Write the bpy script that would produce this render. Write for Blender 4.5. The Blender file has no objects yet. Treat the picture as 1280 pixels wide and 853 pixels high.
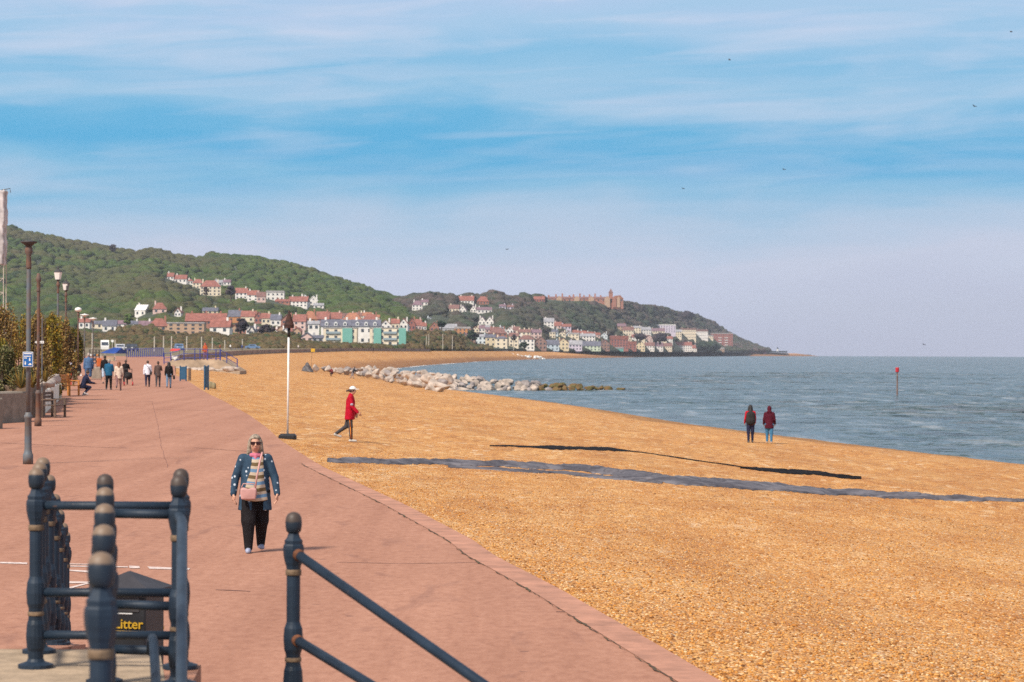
import bpy, math, random
import numpy as np
from mathutils import Vector, Matrix
random.seed(7); np.random.seed(7)
sc = bpy.context.scene
col = sc.collection
rad = math.radians

# ------------------------------------------------------------------ camera, sky, sun, exposure
F = 3555.0            # focal length in px of the 1280 wide photograph (100 mm lens)
H = 2.75              # eye height above the near promenade
EYE = 439.8           # eye level in the photograph
ROLL = 0.0039
RE2 = 1.486e7         # twice the effective earth radius: the sea falls away by d^2/RE2
cam = bpy.data.objects.new('camera', bpy.data.cameras.new('camera'))
col.objects.link(cam); sc.camera = cam
cam.data.sensor_width = 36; cam.data.lens = 36 * F / 1280
cam.data.shift_y = (EYE - 426.5) / 1280
cam.data.clip_start = 0.5; cam.data.clip_end = 60000
cam.matrix_world = Matrix.Translation((0, 0, H)) @ Matrix.Rotation(rad(90), 4, 'X') @ Matrix.Rotation(ROLL, 4, 'Z')
cam.data.dof.use_dof = True; cam.data.dof.focus_distance = 41; cam.data.dof.aperture_fstop = 6.5

SUN_EL, SUN_AZ = 47.0, -143.0         # azimuth clockwise from +Y (the view): sun on the left, a little behind
sd = Vector((math.sin(rad(SUN_AZ)) * math.cos(rad(SUN_EL)), math.cos(rad(SUN_AZ)) * math.cos(rad(SUN_EL)), math.sin(rad(SUN_EL))))
sun = bpy.data.objects.new('sun', bpy.data.lights.new('sun', 'SUN'))
col.objects.link(sun)
sun.data.energy = 4.0; sun.data.angle = rad(10.0); sun.data.color = (1, 0.93, 0.82)
sun.rotation_euler = (-sd).to_track_quat('-Z', 'Y').to_euler()

sc.view_settings.view_transform = 'Standard'; sc.view_settings.look = 'None'
EXPO = 0.35; sc.view_settings.exposure = EXPO; sc.view_settings.gamma = 1; sc.view_settings.use_curve_mapping = False
sc.cycles.use_denoising = False; sc.cycles.use_adaptive_sampling = False
sc.cycles.sample_clamp_indirect = 1.5; sc.cycles.sample_clamp_direct = 3.0
sc.cycles.max_bounces = 5; sc.cycles.diffuse_bounces = 2; sc.cycles.glossy_bounces = 3; sc.cycles.volume_bounces = 0

class NT:
    """small node-tree helper"""
    def __init__(s, tree): s.t = tree; s.n = tree.nodes; s.l = tree.links
    def new(s, typ, ins=None, **kw):
        n = s.n.new(typ)
        for k, v in kw.items(): setattr(n, k, v)
        for k, v in (ins or {}).items():
            if isinstance(v, bpy.types.NodeSocket): s.l.new(v, n.inputs[k])
            else: n.inputs[k].default_value = v
        return n
    def math(s, op, a, b=0.0, c=None, clamp=False):
        ins = {0: a, 1: b}
        if c is not None: ins[2] = c
        return s.new('ShaderNodeMath', ins, operation=op, use_clamp=clamp).outputs[0]
    def mix(s, fac, a, b, blend='MIX'):
        n = s.n.new('ShaderNodeMix'); n.data_type = 'RGBA'; n.blend_type = blend
        for i, v in ((0, fac), (6, a), (7, b)):
            if isinstance(v, bpy.types.NodeSocket): s.l.new(v, n.inputs[i])
            else: n.inputs[i].default_value = v if i == 0 else (*v[:3], 1)
        return n.outputs[2]
    def ramp(s, fac, stops, interp='LINEAR'):
        n = s.n.new('ShaderNodeValToRGB'); e = n.color_ramp.elements; n.color_ramp.interpolation = interp
        while len(e) < len(stops): e.new(0.5)
        for i, (p, c) in enumerate(stops): e[i].position = p; e[i].color = (*(c if hasattr(c, '__len__') else (c,) * 3), 1)
        s.l.new(fac, n.inputs[0]); return n.outputs[0]
def srgb(r, g, b):
    return tuple(((c / 255) / 12.92 if c / 255 < .04045 else ((c / 255 + .055) / 1.055) ** 2.4) for c in (r, g, b))

w = bpy.data.worlds.new('World'); sc.world = w; w.use_nodes = True
T = NT(w.node_tree); T.n.clear()
SKY = 0.1
sky = T.new('ShaderNodeTexSky', sky_type='NISHITA', sun_disc=False, sun_elevation=rad(SUN_EL), sun_rotation=rad(SUN_AZ), air_density=1.0, dust_density=1.0, ozone_density=1.5)
tc = T.new('ShaderNodeTexCoord'); sep = T.new('ShaderNodeSeparateXYZ', {0: tc.outputs['Generated']})
zz = T.math('MAXIMUM', sep.outputs[2], 0.0005)
T.l.new(T.new('ShaderNodeCombineXYZ', {0: sep.outputs[0], 1: sep.outputs[1], 2: zz}).outputs[0], sky.inputs[0])
# streaky stratus: noise stretched along the horizon
cv = T.new('ShaderNodeCombineXYZ', {0: T.math('MULTIPLY', sep.outputs[0], 8.5), 1: T.math('MULTIPLY', sep.outputs[1], 2.0), 2: T.math('ADD', T.math('MULTIPLY', zz, 46.0), T.math('MULTIPLY', sep.outputs[0], -1.2))})
n1 = T.new('ShaderNodeTexNoise', {'Vector': cv.outputs[0], 'Scale': 1.0, 'Detail': 6.0, 'Roughness': 0.5, 'Distortion': 0.5}).outputs[0]
cv2 = T.new('ShaderNodeCombineXYZ', {0: T.math('MULTIPLY', sep.outputs[0], 17.0), 1: 5.3, 2: T.math('ADD', T.math('MULTIPLY', zz, 190.0), T.math('MULTIPLY', sep.outputs[0], -9.0))})
n2 = T.new('ShaderNodeTexNoise', {'Vector': cv2.outputs[0], 'Scale': 1.0, 'Detail': 4.0, 'Roughness': 0.5, 'Distortion': 0.6}).outputs[0]
zn = T.math('ADD', zz, T.math('MULTIPLY', T.math('SUBTRACT', n1, 0.5), 0.055))
k = 1 / 0.16
base = T.ramp(T.math('MULTIPLY', zn, k), [(0.0, srgb(193, 199, 224)), (0.19, srgb(202, 211, 232)), (0.30, srgb(172, 203, 230)), (0.37, srgb(124, 190, 227)), (0.42, srgb(76, 176, 224)), (0.47, srgb(96, 181, 225)), (0.55, srgb(152, 199, 231)), (0.62, srgb(132, 192, 229)), (0.70, srgb(166, 203, 234)), (0.765, srgb(176, 204, 236)), (0.84, srgb(226, 230, 242))])
veil = T.ramp(T.math('ADD', T.math('MULTIPLY', n2, 0.50), T.math('MULTIPLY', n1, 0.62)), [(0.50, 0.0), (0.80, 0.8)])
low = T.ramp(T.math('MULTIPLY', zz, k), [(0.10, 0.05), (0.38, 0.45), (0.8, 1.0)])
cl = T.mix(T.math('MULTIPLY', veil, low), base, srgb(218, 222, 240))
gain = T.new('ShaderNodeVectorMath', {0: cl, 1: (2 ** -EXPO / SKY,) * 3}, operation='MULTIPLY').outputs[0]
fac = T.ramp(sep.outputs[2], [(0.18, 1.0), (0.55, 0.35)])
mixd = T.mix(fac, sky.outputs[0], gain)
bg = T.new('ShaderNodeBackground', {'Color': mixd, 'Strength': SKY})
T.l.new(bg.outputs[0], T.new('ShaderNodeOutputWorld').inputs[0])

# ------------------------------------------------------------------ helpers
def P(x, y, d):
    dx, dy = x - 640, y - EYE
    return Vector(((dx + ROLL * dy) * d / F, d, H - (dy - ROLL * dx) * d / F))
def tag(o, label, cat, group=None, kind=None):
    if label: o['label'] = label
    if cat: o['category'] = cat
    if group: o['group'] = group
    if kind: o['kind'] = kind
    return o
def struct(o, kind='structure', label=None, cat=None):
    o['kind'] = kind
    if label: o['label'] = label
    if cat: o['category'] = cat
    return o
def thing(name, label, cat, loc=(0, 0, 0), rz=0.0, group=None):
    o = bpy.data.objects.new(name, None); col.objects.link(o); o.location = loc; o.rotation_euler = (0, 0, rz)
    o.empty_display_size = 0.2
    return tag(o, label, cat, group)
def mesh(name, V, Fc, m, parent=None, smooth=False, loc=None):
    me = bpy.data.meshes.new(name)
    V = np.asarray(V, dtype=np.float32).reshape(-1, 3)
    if isinstance(Fc, np.ndarray) and Fc.ndim == 2:
        nf, kk = Fc.shape
        me.vertices.add(len(V)); me.vertices.foreach_set('co', V.ravel())
        me.loops.add(nf * kk); me.loops.foreach_set('vertex_index', Fc.astype(np.int32).ravel())
        me.polygons.add(nf); me.polygons.foreach_set('loop_start', np.arange(0, nf * kk, kk, dtype=np.int32))
        me.update(calc_edges=True); me.validate()
    else:
        me.from_pydata([tuple(map(float, v)) for v in V], [], [tuple(int(i) for i in f) for f in Fc]); me.update()
    if smooth: me.polygons.foreach_set('use_smooth', [True] * len(me.polygons))
    if m is not None: me.materials.append(m)
    o = bpy.data.objects.new(name, me); col.objects.link(o)
    if parent is not None: o.parent = parent
    if loc is not None: o.location = loc
    return o
def dup(o, parent=None, **kw):
    c = o.copy(); col.objects.link(c); c.parent = parent
    for a, b in kw.items(): setattr(c, a, b)
    return c
def join(parts):
    V, Fc, n = [], [], 0
    for v, f in parts:
        v = np.asarray(v, float).reshape(-1, 3); V.append(v); Fc += [tuple(int(i) + n for i in q) for q in f]; n += len(v)
    return np.vstack(V), Fc
def box(x0, x1, y0, y1, z0, z1):
    V = [(x, y, z) for z in (z0, z1) for y in (y0, y1) for x in (x0, x1)]
    return V, [(0, 2, 3, 1), (4, 5, 7, 6), (0, 1, 5, 4), (2, 6, 7, 3), (0, 4, 6, 2), (1, 3, 7, 5)]
def bbox(x0, x1, y0, y1, z0, z1, b=0.02):
    """box with chamfered edges"""
    xs, ys, zs = (x0, x1), (y0, y1), (z0, z1); V = []
    for i in (0, 1):
        for j in (0, 1):
            for kk in (0, 1):
                sx, sy, sz = (b if i == 0 else -b), (b if j == 0 else -b), (b if kk == 0 else -b)
                V += [(xs[i] + sx, ys[j] + sy, zs[kk]), (xs[i] + sx, ys[j], zs[kk] + sz), (xs[i], ys[j] + sy, zs[kk] + sz)]
    return hull(V)
def hull(V):
    import bmesh
    bm = bmesh.new()
    for v in V: bm.verts.new(v)
    bmesh.ops.convex_hull(bm, input=bm.verts)
    bm.verts.ensure_lookup_table(); bm.verts.index_update()
    out = [tuple(v.co) for v in bm.verts], [tuple(v.index for v in f.verts) for f in bm.faces]
    bm.free(); return out
def tube(pts, rs, n=10, caps=True):
    pts = [Vector(p) for p in pts]
    if not hasattr(rs, '__len__'): rs = [rs] * len(pts)
    V, Fc = [], []
    up = None
    for i, p in enumerate(pts):
        t = (pts[min(i + 1, len(pts) - 1)] - pts[max(i - 1, 0)]).normalized()
        if up is None or abs(up.dot(t)) > .99: up = Vector((0, 0, 1)) if abs(t.z) < .9 else Vector((0, 1, 0))
        a = t.cross(up).normalized(); b = t.cross(a).normalized()
        V += [tuple(p + rs[i] * (math.cos(2 * math.pi * q / n) * a + math.sin(2 * math.pi * q / n) * b)) for q in range(n)]
    for i in range(len(pts) - 1):
        for q in range(n):
            Fc.append((i * n + q, i * n + (q + 1) % n, (i + 1) * n + (q + 1) % n, (i + 1) * n + q))
    if caps: Fc += [tuple(range(n))[::-1], tuple((len(pts) - 1) * n + q for q in range(n))]
    return V, Fc
def lathe(prof, n=16, c=(0, 0, 0), sq=None):
    V, Fc = [], []
    for r, z in prof:
        V += [(c[0] + r * math.cos(2 * math.pi * q / n), c[1] + r * math.sin(2 * math.pi * q / n), c[2] + z) for q in range(n)]
    for i in range(len(prof) - 1):
        for q in range(n): Fc.append((i * n + q, i * n + (q + 1) % n, (i + 1) * n + (q + 1) % n, (i + 1) * n + q))
    Fc += [tuple(range(n))[::-1], tuple((len(prof) - 1) * n + q for q in range(n))]
    return V, Fc
def ball(c, r, n=12, m=8, sc_=(1, 1, 1)):
    V, Fc = [(c[0], c[1], c[2] - r * sc_[2])], []
    for i in range(1, m):
        th = math.pi * i / m
        V += [(c[0] + r * sc_[0] * math.sin(th) * math.cos(2 * math.pi * q / n), c[1] + r * sc_[1] * math.sin(th) * math.sin(2 * math.pi * q / n), c[2] - r * sc_[2] * math.cos(th)) for q in range(n)]
    V.append((c[0], c[1], c[2] + r * sc_[2])); L = len(V) - 1
    for q in range(n): Fc += [(0, 1 + (q + 1) % n, 1 + q), (L, L - n + q, L - n + (q + 1) % n)]
    for i in range(m - 2):
        for q in range(n): Fc.append((1 + i * n + q, 1 + i * n + (q + 1) % n, 1 + (i + 1) * n + (q + 1) % n, 1 + (i + 1) * n + q))
    return V, Fc
def prism(poly, h0, h1, axis='y'):
    """extrude a polygon (pairs) along an axis"""
    n = len(poly)
    f = {'y': lambda a, b, h: (a, h, b), 'z': lambda a, b, h: (a, b, h), 'x': lambda a, b, h: (h, a, b)}[axis]
    V = [f(a, b, h0) for a, b in poly] + [f(a, b, h1) for a, b in poly]
    return V, [tuple(range(n)), tuple(range(2 * n - 1, n - 1, -1))] + [(i, i + n, (i + 1) % n + n, (i + 1) % n) for i in range(n)]

# ------------------------------------------------------------------ materials
_m = {}
def mat(name, c, rough=0.7, var=0.12, scale=3.0, bump=0.0, bscale=30.0, metal=0.0, spec=0.4, c2=None, emit=None):
    if name in _m: return _m[name]
    m = bpy.data.materials.new(name); m.use_nodes = True; _m[name] = m
    t = NT(m.node_tree); b = t.n['Principled BSDF']
    o = t.new('ShaderNodeTexCoord').outputs['Object']
    n = t.new('ShaderNodeTexNoise', {'Vector': o, 'Scale': scale, 'Detail': 5.0, 'Roughness': 0.65}).outputs[0]
    lo = tuple(x * (1 - var * 1.6) for x in c); hi = tuple(min(1, x * (1 + var * 1.6)) for x in c)
    if c2 is None: cc = t.ramp(n, [(0.3, lo), (0.7, hi)])
    else: cc = t.ramp(n, [(0.42, c), (0.62, c2)])
    t.l.new(cc, b.inputs['Base Color'])
    b.inputs['Roughness'].default_value = rough; b.inputs['Metallic'].default_value = metal
    b.inputs['Specular IOR Level'].default_value = spec
    if bump:
        n2 = t.new('ShaderNodeTexNoise', {'Vector': o, 'Scale': bscale, 'Detail': 3.0}).outputs[0]
        t.l.new(t.new('ShaderNodeBump', {'Strength': bump, 'Distance': 0.02, 'Height': n2}).outputs[0], b.inputs['Normal'])
    return m
def leafmat(name, stops, patch=None, pscale=0.02, detail=0.0):
    """leaves or crowns: one colour per island, varied by a broad patch noise"""
    m = bpy.data.materials.new(name); m.use_nodes = True; t = NT(m.node_tree); b = t.n['Principled BSDF']
    r = t.new('ShaderNodeNewGeometry').outputs['Random Per Island']
    pos = t.new('ShaderNodeNewGeometry').outputs['Position']
    cc = t.ramp(r, stops)
    if patch:
        n = t.new('ShaderNodeTexNoise', {'Vector': pos, 'Scale': pscale, 'Detail': 3.0}).outputs[0]
        cc = t.mix(t.ramp(n, [(0.4, 0.0), (0.62, 0.75)]), cc, t.mix(r, patch, tuple(x * 1.6 for x in patch)))
    if detail:
        n = t.new('ShaderNodeTexNoise', {'Vector': pos, 'Scale': detail, 'Detail': 4.0, 'Roughness': 0.7}).outputs[0]
        cc = t.mix(1.0, cc, t.ramp(n, [(0.25, 0.45), (0.75, 1.55)]), 'MULTIPLY')
        t.l.new(t.new('ShaderNodeBump', {'Strength': 1.0, 'Distance': 0.9, 'Height': n}).outputs[0], b.inputs['Normal'])
    t.l.new(cc, b.inputs['Base Color']); b.inputs['Roughness'].default_value = 0.75; b.inputs['Specular IOR Level'].default_value = 0.15
    return m

def m_shingle():
    m = bpy.data.materials.new('shingle'); m.use_nodes = True; t = NT(m.node_tree); b = t.n['Principled BSDF']
    pos = t.new('ShaderNodeNewGeometry').outputs['Position']
    flat = t.new('ShaderNodeVectorMath', {0: pos, 1: (1, .55, 0.2)}, operation='MULTIPLY').outputs[0]
    v1 = t.new('ShaderNodeTexVoronoi', {'Vector': flat, 'Scale': 34.0, 'Randomness': 1.0})
    v2 = t.new('ShaderNodeTexVoronoi', {'Vector': flat, 'Scale': 13.0, 'Randomness': 1.0})
    v3 = t.new('ShaderNodeTexVoronoi', {'Vector': t.new('ShaderNodeVectorMath', {0: flat, 1: (1, .5, 1)}, operation='MULTIPLY').outputs[0], 'Scale': 4.6, 'Randomness': 1.0})
    r1 = t.new('ShaderNodeSeparateColor', {0: v1.outputs['Color']}).outputs[0]
    r2 = t.new('ShaderNodeSeparateColor', {0: v2.outputs['Color']}).outputs[1]
    r3 = t.new('ShaderNodeSeparateColor', {0: v3.outputs['Color']}).outputs[2]
    ct = [(0.0, (.18, .06, .016)), (0.15, (.40, .15, .030)), (0.5, (.58, .255, .058)), (0.8, (.66, .34, .105)), (0.93, (.75, .49, .22)), (1.0, (.85, .70, .50))]
    c1 = t.ramp(r1, ct); c2 = t.ramp(r2, ct); c3 = t.ramp(r3, ct)
    yy = t.math('MULTIPLY', t.new('ShaderNodeSeparateXYZ', {0: pos}).outputs[1], .01)
    cc = t.mix(t.ramp(yy, [(.3, .04), (.8, .34)]), t.mix(0.24, c1, c2), c3)
    n = t.new('ShaderNodeTexNoise', {'Vector': t.new('ShaderNodeVectorMath', {0: pos, 1: (.5, .16, .3)}, operation='MULTIPLY').outputs[0], 'Scale': 1.0, 'Detail': 6.0, 'Roughness': .62}).outputs[0]
    cc = t.mix(1.0, cc, t.ramp(n, [(0.3, (.82, .70, .58)), (0.5, (1.0, .97, .93)), (0.7, (1.09, 1.16, 1.28))]), 'MULTIPLY')
    # wet dark shingle beside the water
    sx_ = t.new('ShaderNodeSeparateXYZ', {0: pos}).outputs; z = sx_[2]
    nw = t.new('ShaderNodeTexNoise', {'Vector': t.new('ShaderNodeVectorMath', {0: pos, 1: (.05, .02, 0)}, operation='MULTIPLY').outputs[0], 'Scale': 1.0, 'Detail': 4.0}).outputs[0]
    far = t.ramp(t.math('MULTIPLY', sx_[1], .001), [(.40, 0.0), (.55, 1.0)])
    lvl = t.math('ADD', t.math('MULTIPLY', t.math('ADD', z, 2.0), .25), t.math('MULTIPLY', t.math('SUBTRACT', nw, .5), .3))
    wet = t.mix(far, t.ramp(lvl, [(.0, .6), (.04, 1.0)]), t.ramp(lvl, [(.0, (.50, .46, .46)), (.35, (.62, .56, .52)), (.62, (1, 1, 1))]))
    cc = t.mix(1.0, cc, wet, 'MULTIPLY')
    t.l.new(cc, b.inputs['Base Color']); b.inputs['Roughness'].default_value = 0.75; b.inputs['Specular IOR Level'].default_value = 0.3
    hgt = t.math('ADD', t.math('MULTIPLY', v1.outputs['Distance'], -0.03), t.math('MULTIPLY', v2.outputs['Distance'], -0.025))
    hgt = t.math('ADD', hgt, t.math('MULTIPLY', v3.outputs['Distance'], -0.02))
    t.l.new(t.new('ShaderNodeBump', {'Strength': 0.9, 'Distance': 1.0, 'Height': hgt}).outputs[0], b.inputs['Normal'])
    return m
def m_prom():
    m = bpy.data.materials.new('pink_asphalt'); m.use_nodes = True; t = NT(m.node_tree); b = t.n['Principled BSDF']
    pos = t.new('ShaderNodeNewGeometry').outputs['Position']
    g = t.new('ShaderNodeTexNoise', {'Vector': pos, 'Scale': 42.0, 'Detail': 4.0, 'Roughness': .8}).outputs[0]
    st = t.new('ShaderNodeTexNoise', {'Vector': t.new('ShaderNodeVectorMath', {0: pos, 1: (.55, .22, 1)}, operation='MULTIPLY').outputs[0], 'Scale': 1.0, 'Detail': 7.0, 'Roughness': .6}).outputs[0]
    st2 = t.new('ShaderNodeTexNoise', {'Vector': t.new('ShaderNodeVectorMath', {0: pos, 1: (1.3, .3, 1)}, operation='MULTIPLY').outputs[0], 'Scale': 1.0, 'Detail': 5.0, 'Distortion': 1.2}).outputs[0]
    g2 = t.new('ShaderNodeTexNoise', {'Vector': t.new('ShaderNodeVectorMath', {0: pos, 1: (1, .4, 1)}, operation='MULTIPLY').outputs[0], 'Scale': 9.0, 'Detail': 3.0, 'Roughness': .7}).outputs[0]
    lane = t.new('ShaderNodeTexNoise', {'Vector': t.new('ShaderNodeVectorMath', {0: t.new('ShaderNodeVectorMath', {0: pos, 1: (1, .14, 0)}, operation='MULTIPLY').outputs[0], 1: (1.1, .16, 1)}, operation='MULTIPLY').outputs[0], 'Scale': 1.0, 'Detail': 6.0, 'Roughness': .65}).outputs[0]
    cc = t.ramp(t.math('ADD', t.math('MULTIPLY', g, .5), t.math('MULTIPLY', g2, .5)), [(0.3, (.27, .115, .071)), (0.5, (.395, .188, .118)), (0.7, (.48, .247, .165))])
    cc = t.mix(1.0, cc, t.ramp(st, [(0.3, (.93, .92, .91)), (0.7, (1.05, 1.06, 1.06))]), 'MULTIPLY')
    cc = t.mix(1.0, cc, t.ramp(lane, [(0.35, (.90, .87, .86)), (0.62, (1.05, 1.06, 1.07))]), 'MULTIPLY')
    cc = t.mix(t.ramp(st2, [(0.60, 0.0), (0.74, 0.5)]), cc, (.18, .08, .06))
    sp = t.new('ShaderNodeTexNoise', {'Vector': pos, 'Scale': 5.0, 'Detail': 1.0}).outputs[0]
    cc = t.mix(t.ramp(sp, [(0.74, 0.0), (0.77, 0.55)]), cc, (.14, .065, .05))
    t.l.new(cc, b.inputs['Base Color']); b.inputs['Roughness'].default_value = 0.85; b.inputs['Specular IOR Level'].default_value = 0.25
    t.l.new(t.new('ShaderNodeBump', {'Strength': 0.5, 'Distance': 0.01, 'Height': g}).outputs[0], b.inputs['Normal'])
    return m
def m_sea():
    m = bpy.data.materials.new('sea_water'); m.use_nodes = True; t = NT(m.node_tree); b = t.n['Principled BSDF']
    pos = t.new('ShaderNodeNewGeometry').outputs['Position']
    def nz(sx, sy, det=5.0, dist=0.0): return t.new('ShaderNodeTexNoise', {'Vector': t.new('ShaderNodeVectorMath', {0: pos, 1: (sx, sy, 1)}, operation='MULTIPLY').outputs[0], 'Scale': 1.0, 'Detail': det, 'Roughness': .6, 'Distortion': dist}).outputs[0]
    n1, n2, big, fl = nz(.5, .42), nz(.17, .06, 6.0, .4), nz(.006, .018, 4.0, .8), nz(.45, .075, 4.0, .5)
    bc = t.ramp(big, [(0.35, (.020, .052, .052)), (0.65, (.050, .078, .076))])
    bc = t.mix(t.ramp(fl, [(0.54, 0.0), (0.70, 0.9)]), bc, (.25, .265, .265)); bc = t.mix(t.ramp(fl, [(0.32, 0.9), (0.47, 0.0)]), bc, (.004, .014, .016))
    t.l.new(bc, b.inputs['Base Color'])
    b.inputs['Roughness'].default_value = 0.18; b.inputs['IOR'].default_value = 1.33; b.inputs['Specular IOR Level'].default_value = .30
    hh = t.math('ADD', t.math('MULTIPLY', n1, .55), t.math('MULTIPLY', n2, 3.4))
    t.l.new(t.new('ShaderNodeBump', {'Strength': 1.0, 'Distance': 1.3, 'Height': hh}).outputs[0], b.inputs['Normal'])
    return m

M_SHINGLE, M_PROM, M_SEA = m_shingle(), m_prom(), m_sea()
M_KERB = mat('kerb_concrete', (.41, .195, .124), .85, .2, 2.0, .3)
M_CRACK = mat('tar_joint', (.085, .042, .028), .9, .3, 8.0, c2=(.07, .065, .02))
M_STAIN = mat('tar_line', (.19, .085, .065), .9, .3, 3.0)
M_WHITE_LINE = mat('road_paint', (.62, .48, .42), .7, .3, 14.0)
M_CONC = mat('sandy_concrete', (.36, .26, .17), .9, .22, 5.0, .4)
M_WALLCONC = mat('grey_concrete', (.26, .21, .16), .9, .2, 3.0, .4)
M_GROUND = mat('verge_ground', (.17, .13, .07), .95, .3, .05)
M_HILLSOIL = mat('hill_soil', (.05, .06, .03), .95, .3, .02)

# ------------------------------------------------------------------ lie of the land
_gd = np.array([0, 40, 165, 390, 520, 640, 850, 1080, 1500, 2400, 6500], float)
_gz = np.array([0, 0, .5, 1.87, 2.3, 2.6, 3.5, 3.7, 3.8, 3.4, 3.4], float)
def gz(d): return float(np.interp(d, _gd, _gz))
DS = np.geomspace(8, 1600, 6000)
def hit(x, y, zf):
    """where the sight line through a photo point first meets the surface zf(X, d)"""
    dx, dy = x - 640, y - EYE
    sx, sy = (dx + ROLL * dy) / F, (dy - ROLL * dx) / F
    Z = H - sy * DS
    S = zf(sx * DS, DS)
    i = np.argmax(Z < S)
    d = DS[i]
    return Vector((sx * d, d, float(zf(np.array([sx * d]), np.array([d]))[0])))
prom_surf = lambda X, D: np.interp(D, _gd, _gz)
EDGE_PX = [(902, 853), (798, 793), (699, 736.5), (620, 696), (592, 676), (510, 633), (404, 584), (352, 551), (333, 534), (312, 519), (281, 502), (262, 493), (236, 477), (220, 469)]
_e = [hit(x, y, prom_surf) for x, y in EDGE_PX]
_ed = np.array([8.0] + [p.y for p in _e] + [370, 420, 520, 620, 850, 1300, 1800, 2300, 2800, 3400, 5300, 5900, 6200])
_ex = np.array([_e[0].x + (_e[0].y - 8) * .137] + [p.x for p in _e] + [-44, -46, -49.7, -52, -47.8, -29, 0, 32, 79, 153, 387, 531, 628])
def lz(x, y, d): return P(x, y, d).z
_lzd = np.array([0, 40, 165, _e[-1].y, 370, 420, 520, 620, 850, 1300, 1800, 2300, 2800, 3400, 5300, 5900, 6200], float)
_lz = np.array([0, 0, .5, gz(_e[-1].y), 1.3, 1.6, lz(300, 443.5, 520), lz(340, 441.5, 620), lz(440, 438.5, 850), lz(560, 439, 1300), lz(640, 439.3, 1800), lz(690, 440, 2300), lz(740, 440.5, 2800), lz(800, 440.5, 3400), lz(900, 440.5, 5300), lz(960, 441, 5900), lz(1000, 442.3, 6200)])
_wd = np.array([8, 60, 100, 122, 146, 189, 235, 268, 311, 348, 375, 420, 560, 745, 970, 1400, 2150, 3100, 5000, 6000, 6300], float)
_wx = np.array([27, 26, 23.5, 22, 18, 11.7, 7.3, 3.8, -1.75, -6.9, -12.5, -16, -23.5, -33.5, -30, -15.7, 36, 140, 365, 607, 690], float)
edge = lambda D: np.interp(D, _ed, _ex)
water = lambda D: np.interp(D, _wd, _wx)
def beach_surf(X, D):
    X = np.asarray(X, float); D = np.asarray(D, float)
    xe, xw, ze = edge(D), water(D), np.interp(D, _lzd, _lz)
    sea = -2.0 - D * D / RE2
    s = np.clip((X - xe) / (xw - xe), -.05, 1.6)
    z = ze - .02 + (sea - ze + .02) * s
    # storm ridges that run along the shore
    und = (.09 * np.sin(s * 19 + .03 * D) + .05 * np.sin(X * .9 + D * .21) + .035 * np.sin(X * .35 - D * .55 + 1) + .03 * np.sin(X * 1.7 + D * .11))
    amp = .7 * np.clip(s * 6, 0, 1) * np.clip((1.0 - s) * 5, 0, 1) * np.clip((900 - D) / 500, 0, 1)
    return z + und * amp
def beach(x, y): return hit(x, y, beach_surf)
def prom(x, y): return hit(x, y, prom_surf)

def sheet(name, D, cols, xf, zf, m, smooth=True):
    nd, nc = len(D), cols
    V = np.zeros((nd, nc, 3)); u = np.linspace(0, 1, nc)
    for i, d in enumerate(D):
        X = xf(d, u); V[i, :, 0] = X; V[i, :, 1] = d; V[i, :, 2] = zf(X, np.full(nc, d))
    I = np.arange(nd * nc).reshape(nd, nc)
    Q = np.stack([I[:-1, :-1], I[:-1, 1:], I[1:, 1:], I[1:, :-1]], -1).reshape(-1, 4)
    return mesh(name, V.reshape(-1, 3), Q, m, smooth=smooth)
struct(sheet('beach', np.geomspace(9, 6250, 420), 110, lambda d, u: edge(d) - .6 * 0 + (water(d) + 6 - edge(d)) * u, beach_surf, M_SHINGLE))
KW = .37
struct(sheet('promenade', np.concatenate([np.geomspace(9, 330, 200), [345, 360, 380, 400]]), 14, lambda d, u: edge(d) - .01 - (40 + d * .1) * (1 - u), lambda X, D: prom_surf(X, D), M_PROM))
struct(sheet('kerb_strip', np.geomspace(9, 67, 160), 3, lambda d, u: edge(d) - KW * (1 - u), lambda X, D: prom_surf(X, D) + .006, M_KERB))
# the dark joint with weeds between kerb and asphalt
rng = np.random.RandomState(3)
def jit(d): return .012 * math.sin(d * 7.1) + .01 * math.sin(d * 17.3 + 1)
struct(sheet('kerb_joint', np.geomspace(14, 67, 300), 2, lambda d, u: edge(d) - KW - .02 + jit(d) + max(.0015, .012 + .010 * math.sin(d * 3.1) + .010 * math.sin(d * 1.37) + .008 * math.sin(d * 7.7)) * (u - .5), lambda X, D: prom_surf(X, D) + .010, M_CRACK))
def ground_left(d, u):
    xe = np.interp(d, [300, 400, 520, 620, 850, 1300, 1800, 2300, 6500], [-45, -46.5, -50.2, -52.4, -48.3, -29.6, -.6, 31, 600])
    return xe - (60 + d * .35) * (1 - u)
struct(sheet('ground', np.geomspace(330, 6300, 60), 16, ground_left, lambda X, D: prom_surf(X, D) - .01, M_GROUND))
struct(sheet('low_ground', np.geomspace(4, 420, 20), 4, lambda d, u: -18 - d * .12 - 120 * (1 - u), lambda X, D: prom_surf(X, D) - .08, M_GROUND))

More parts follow.
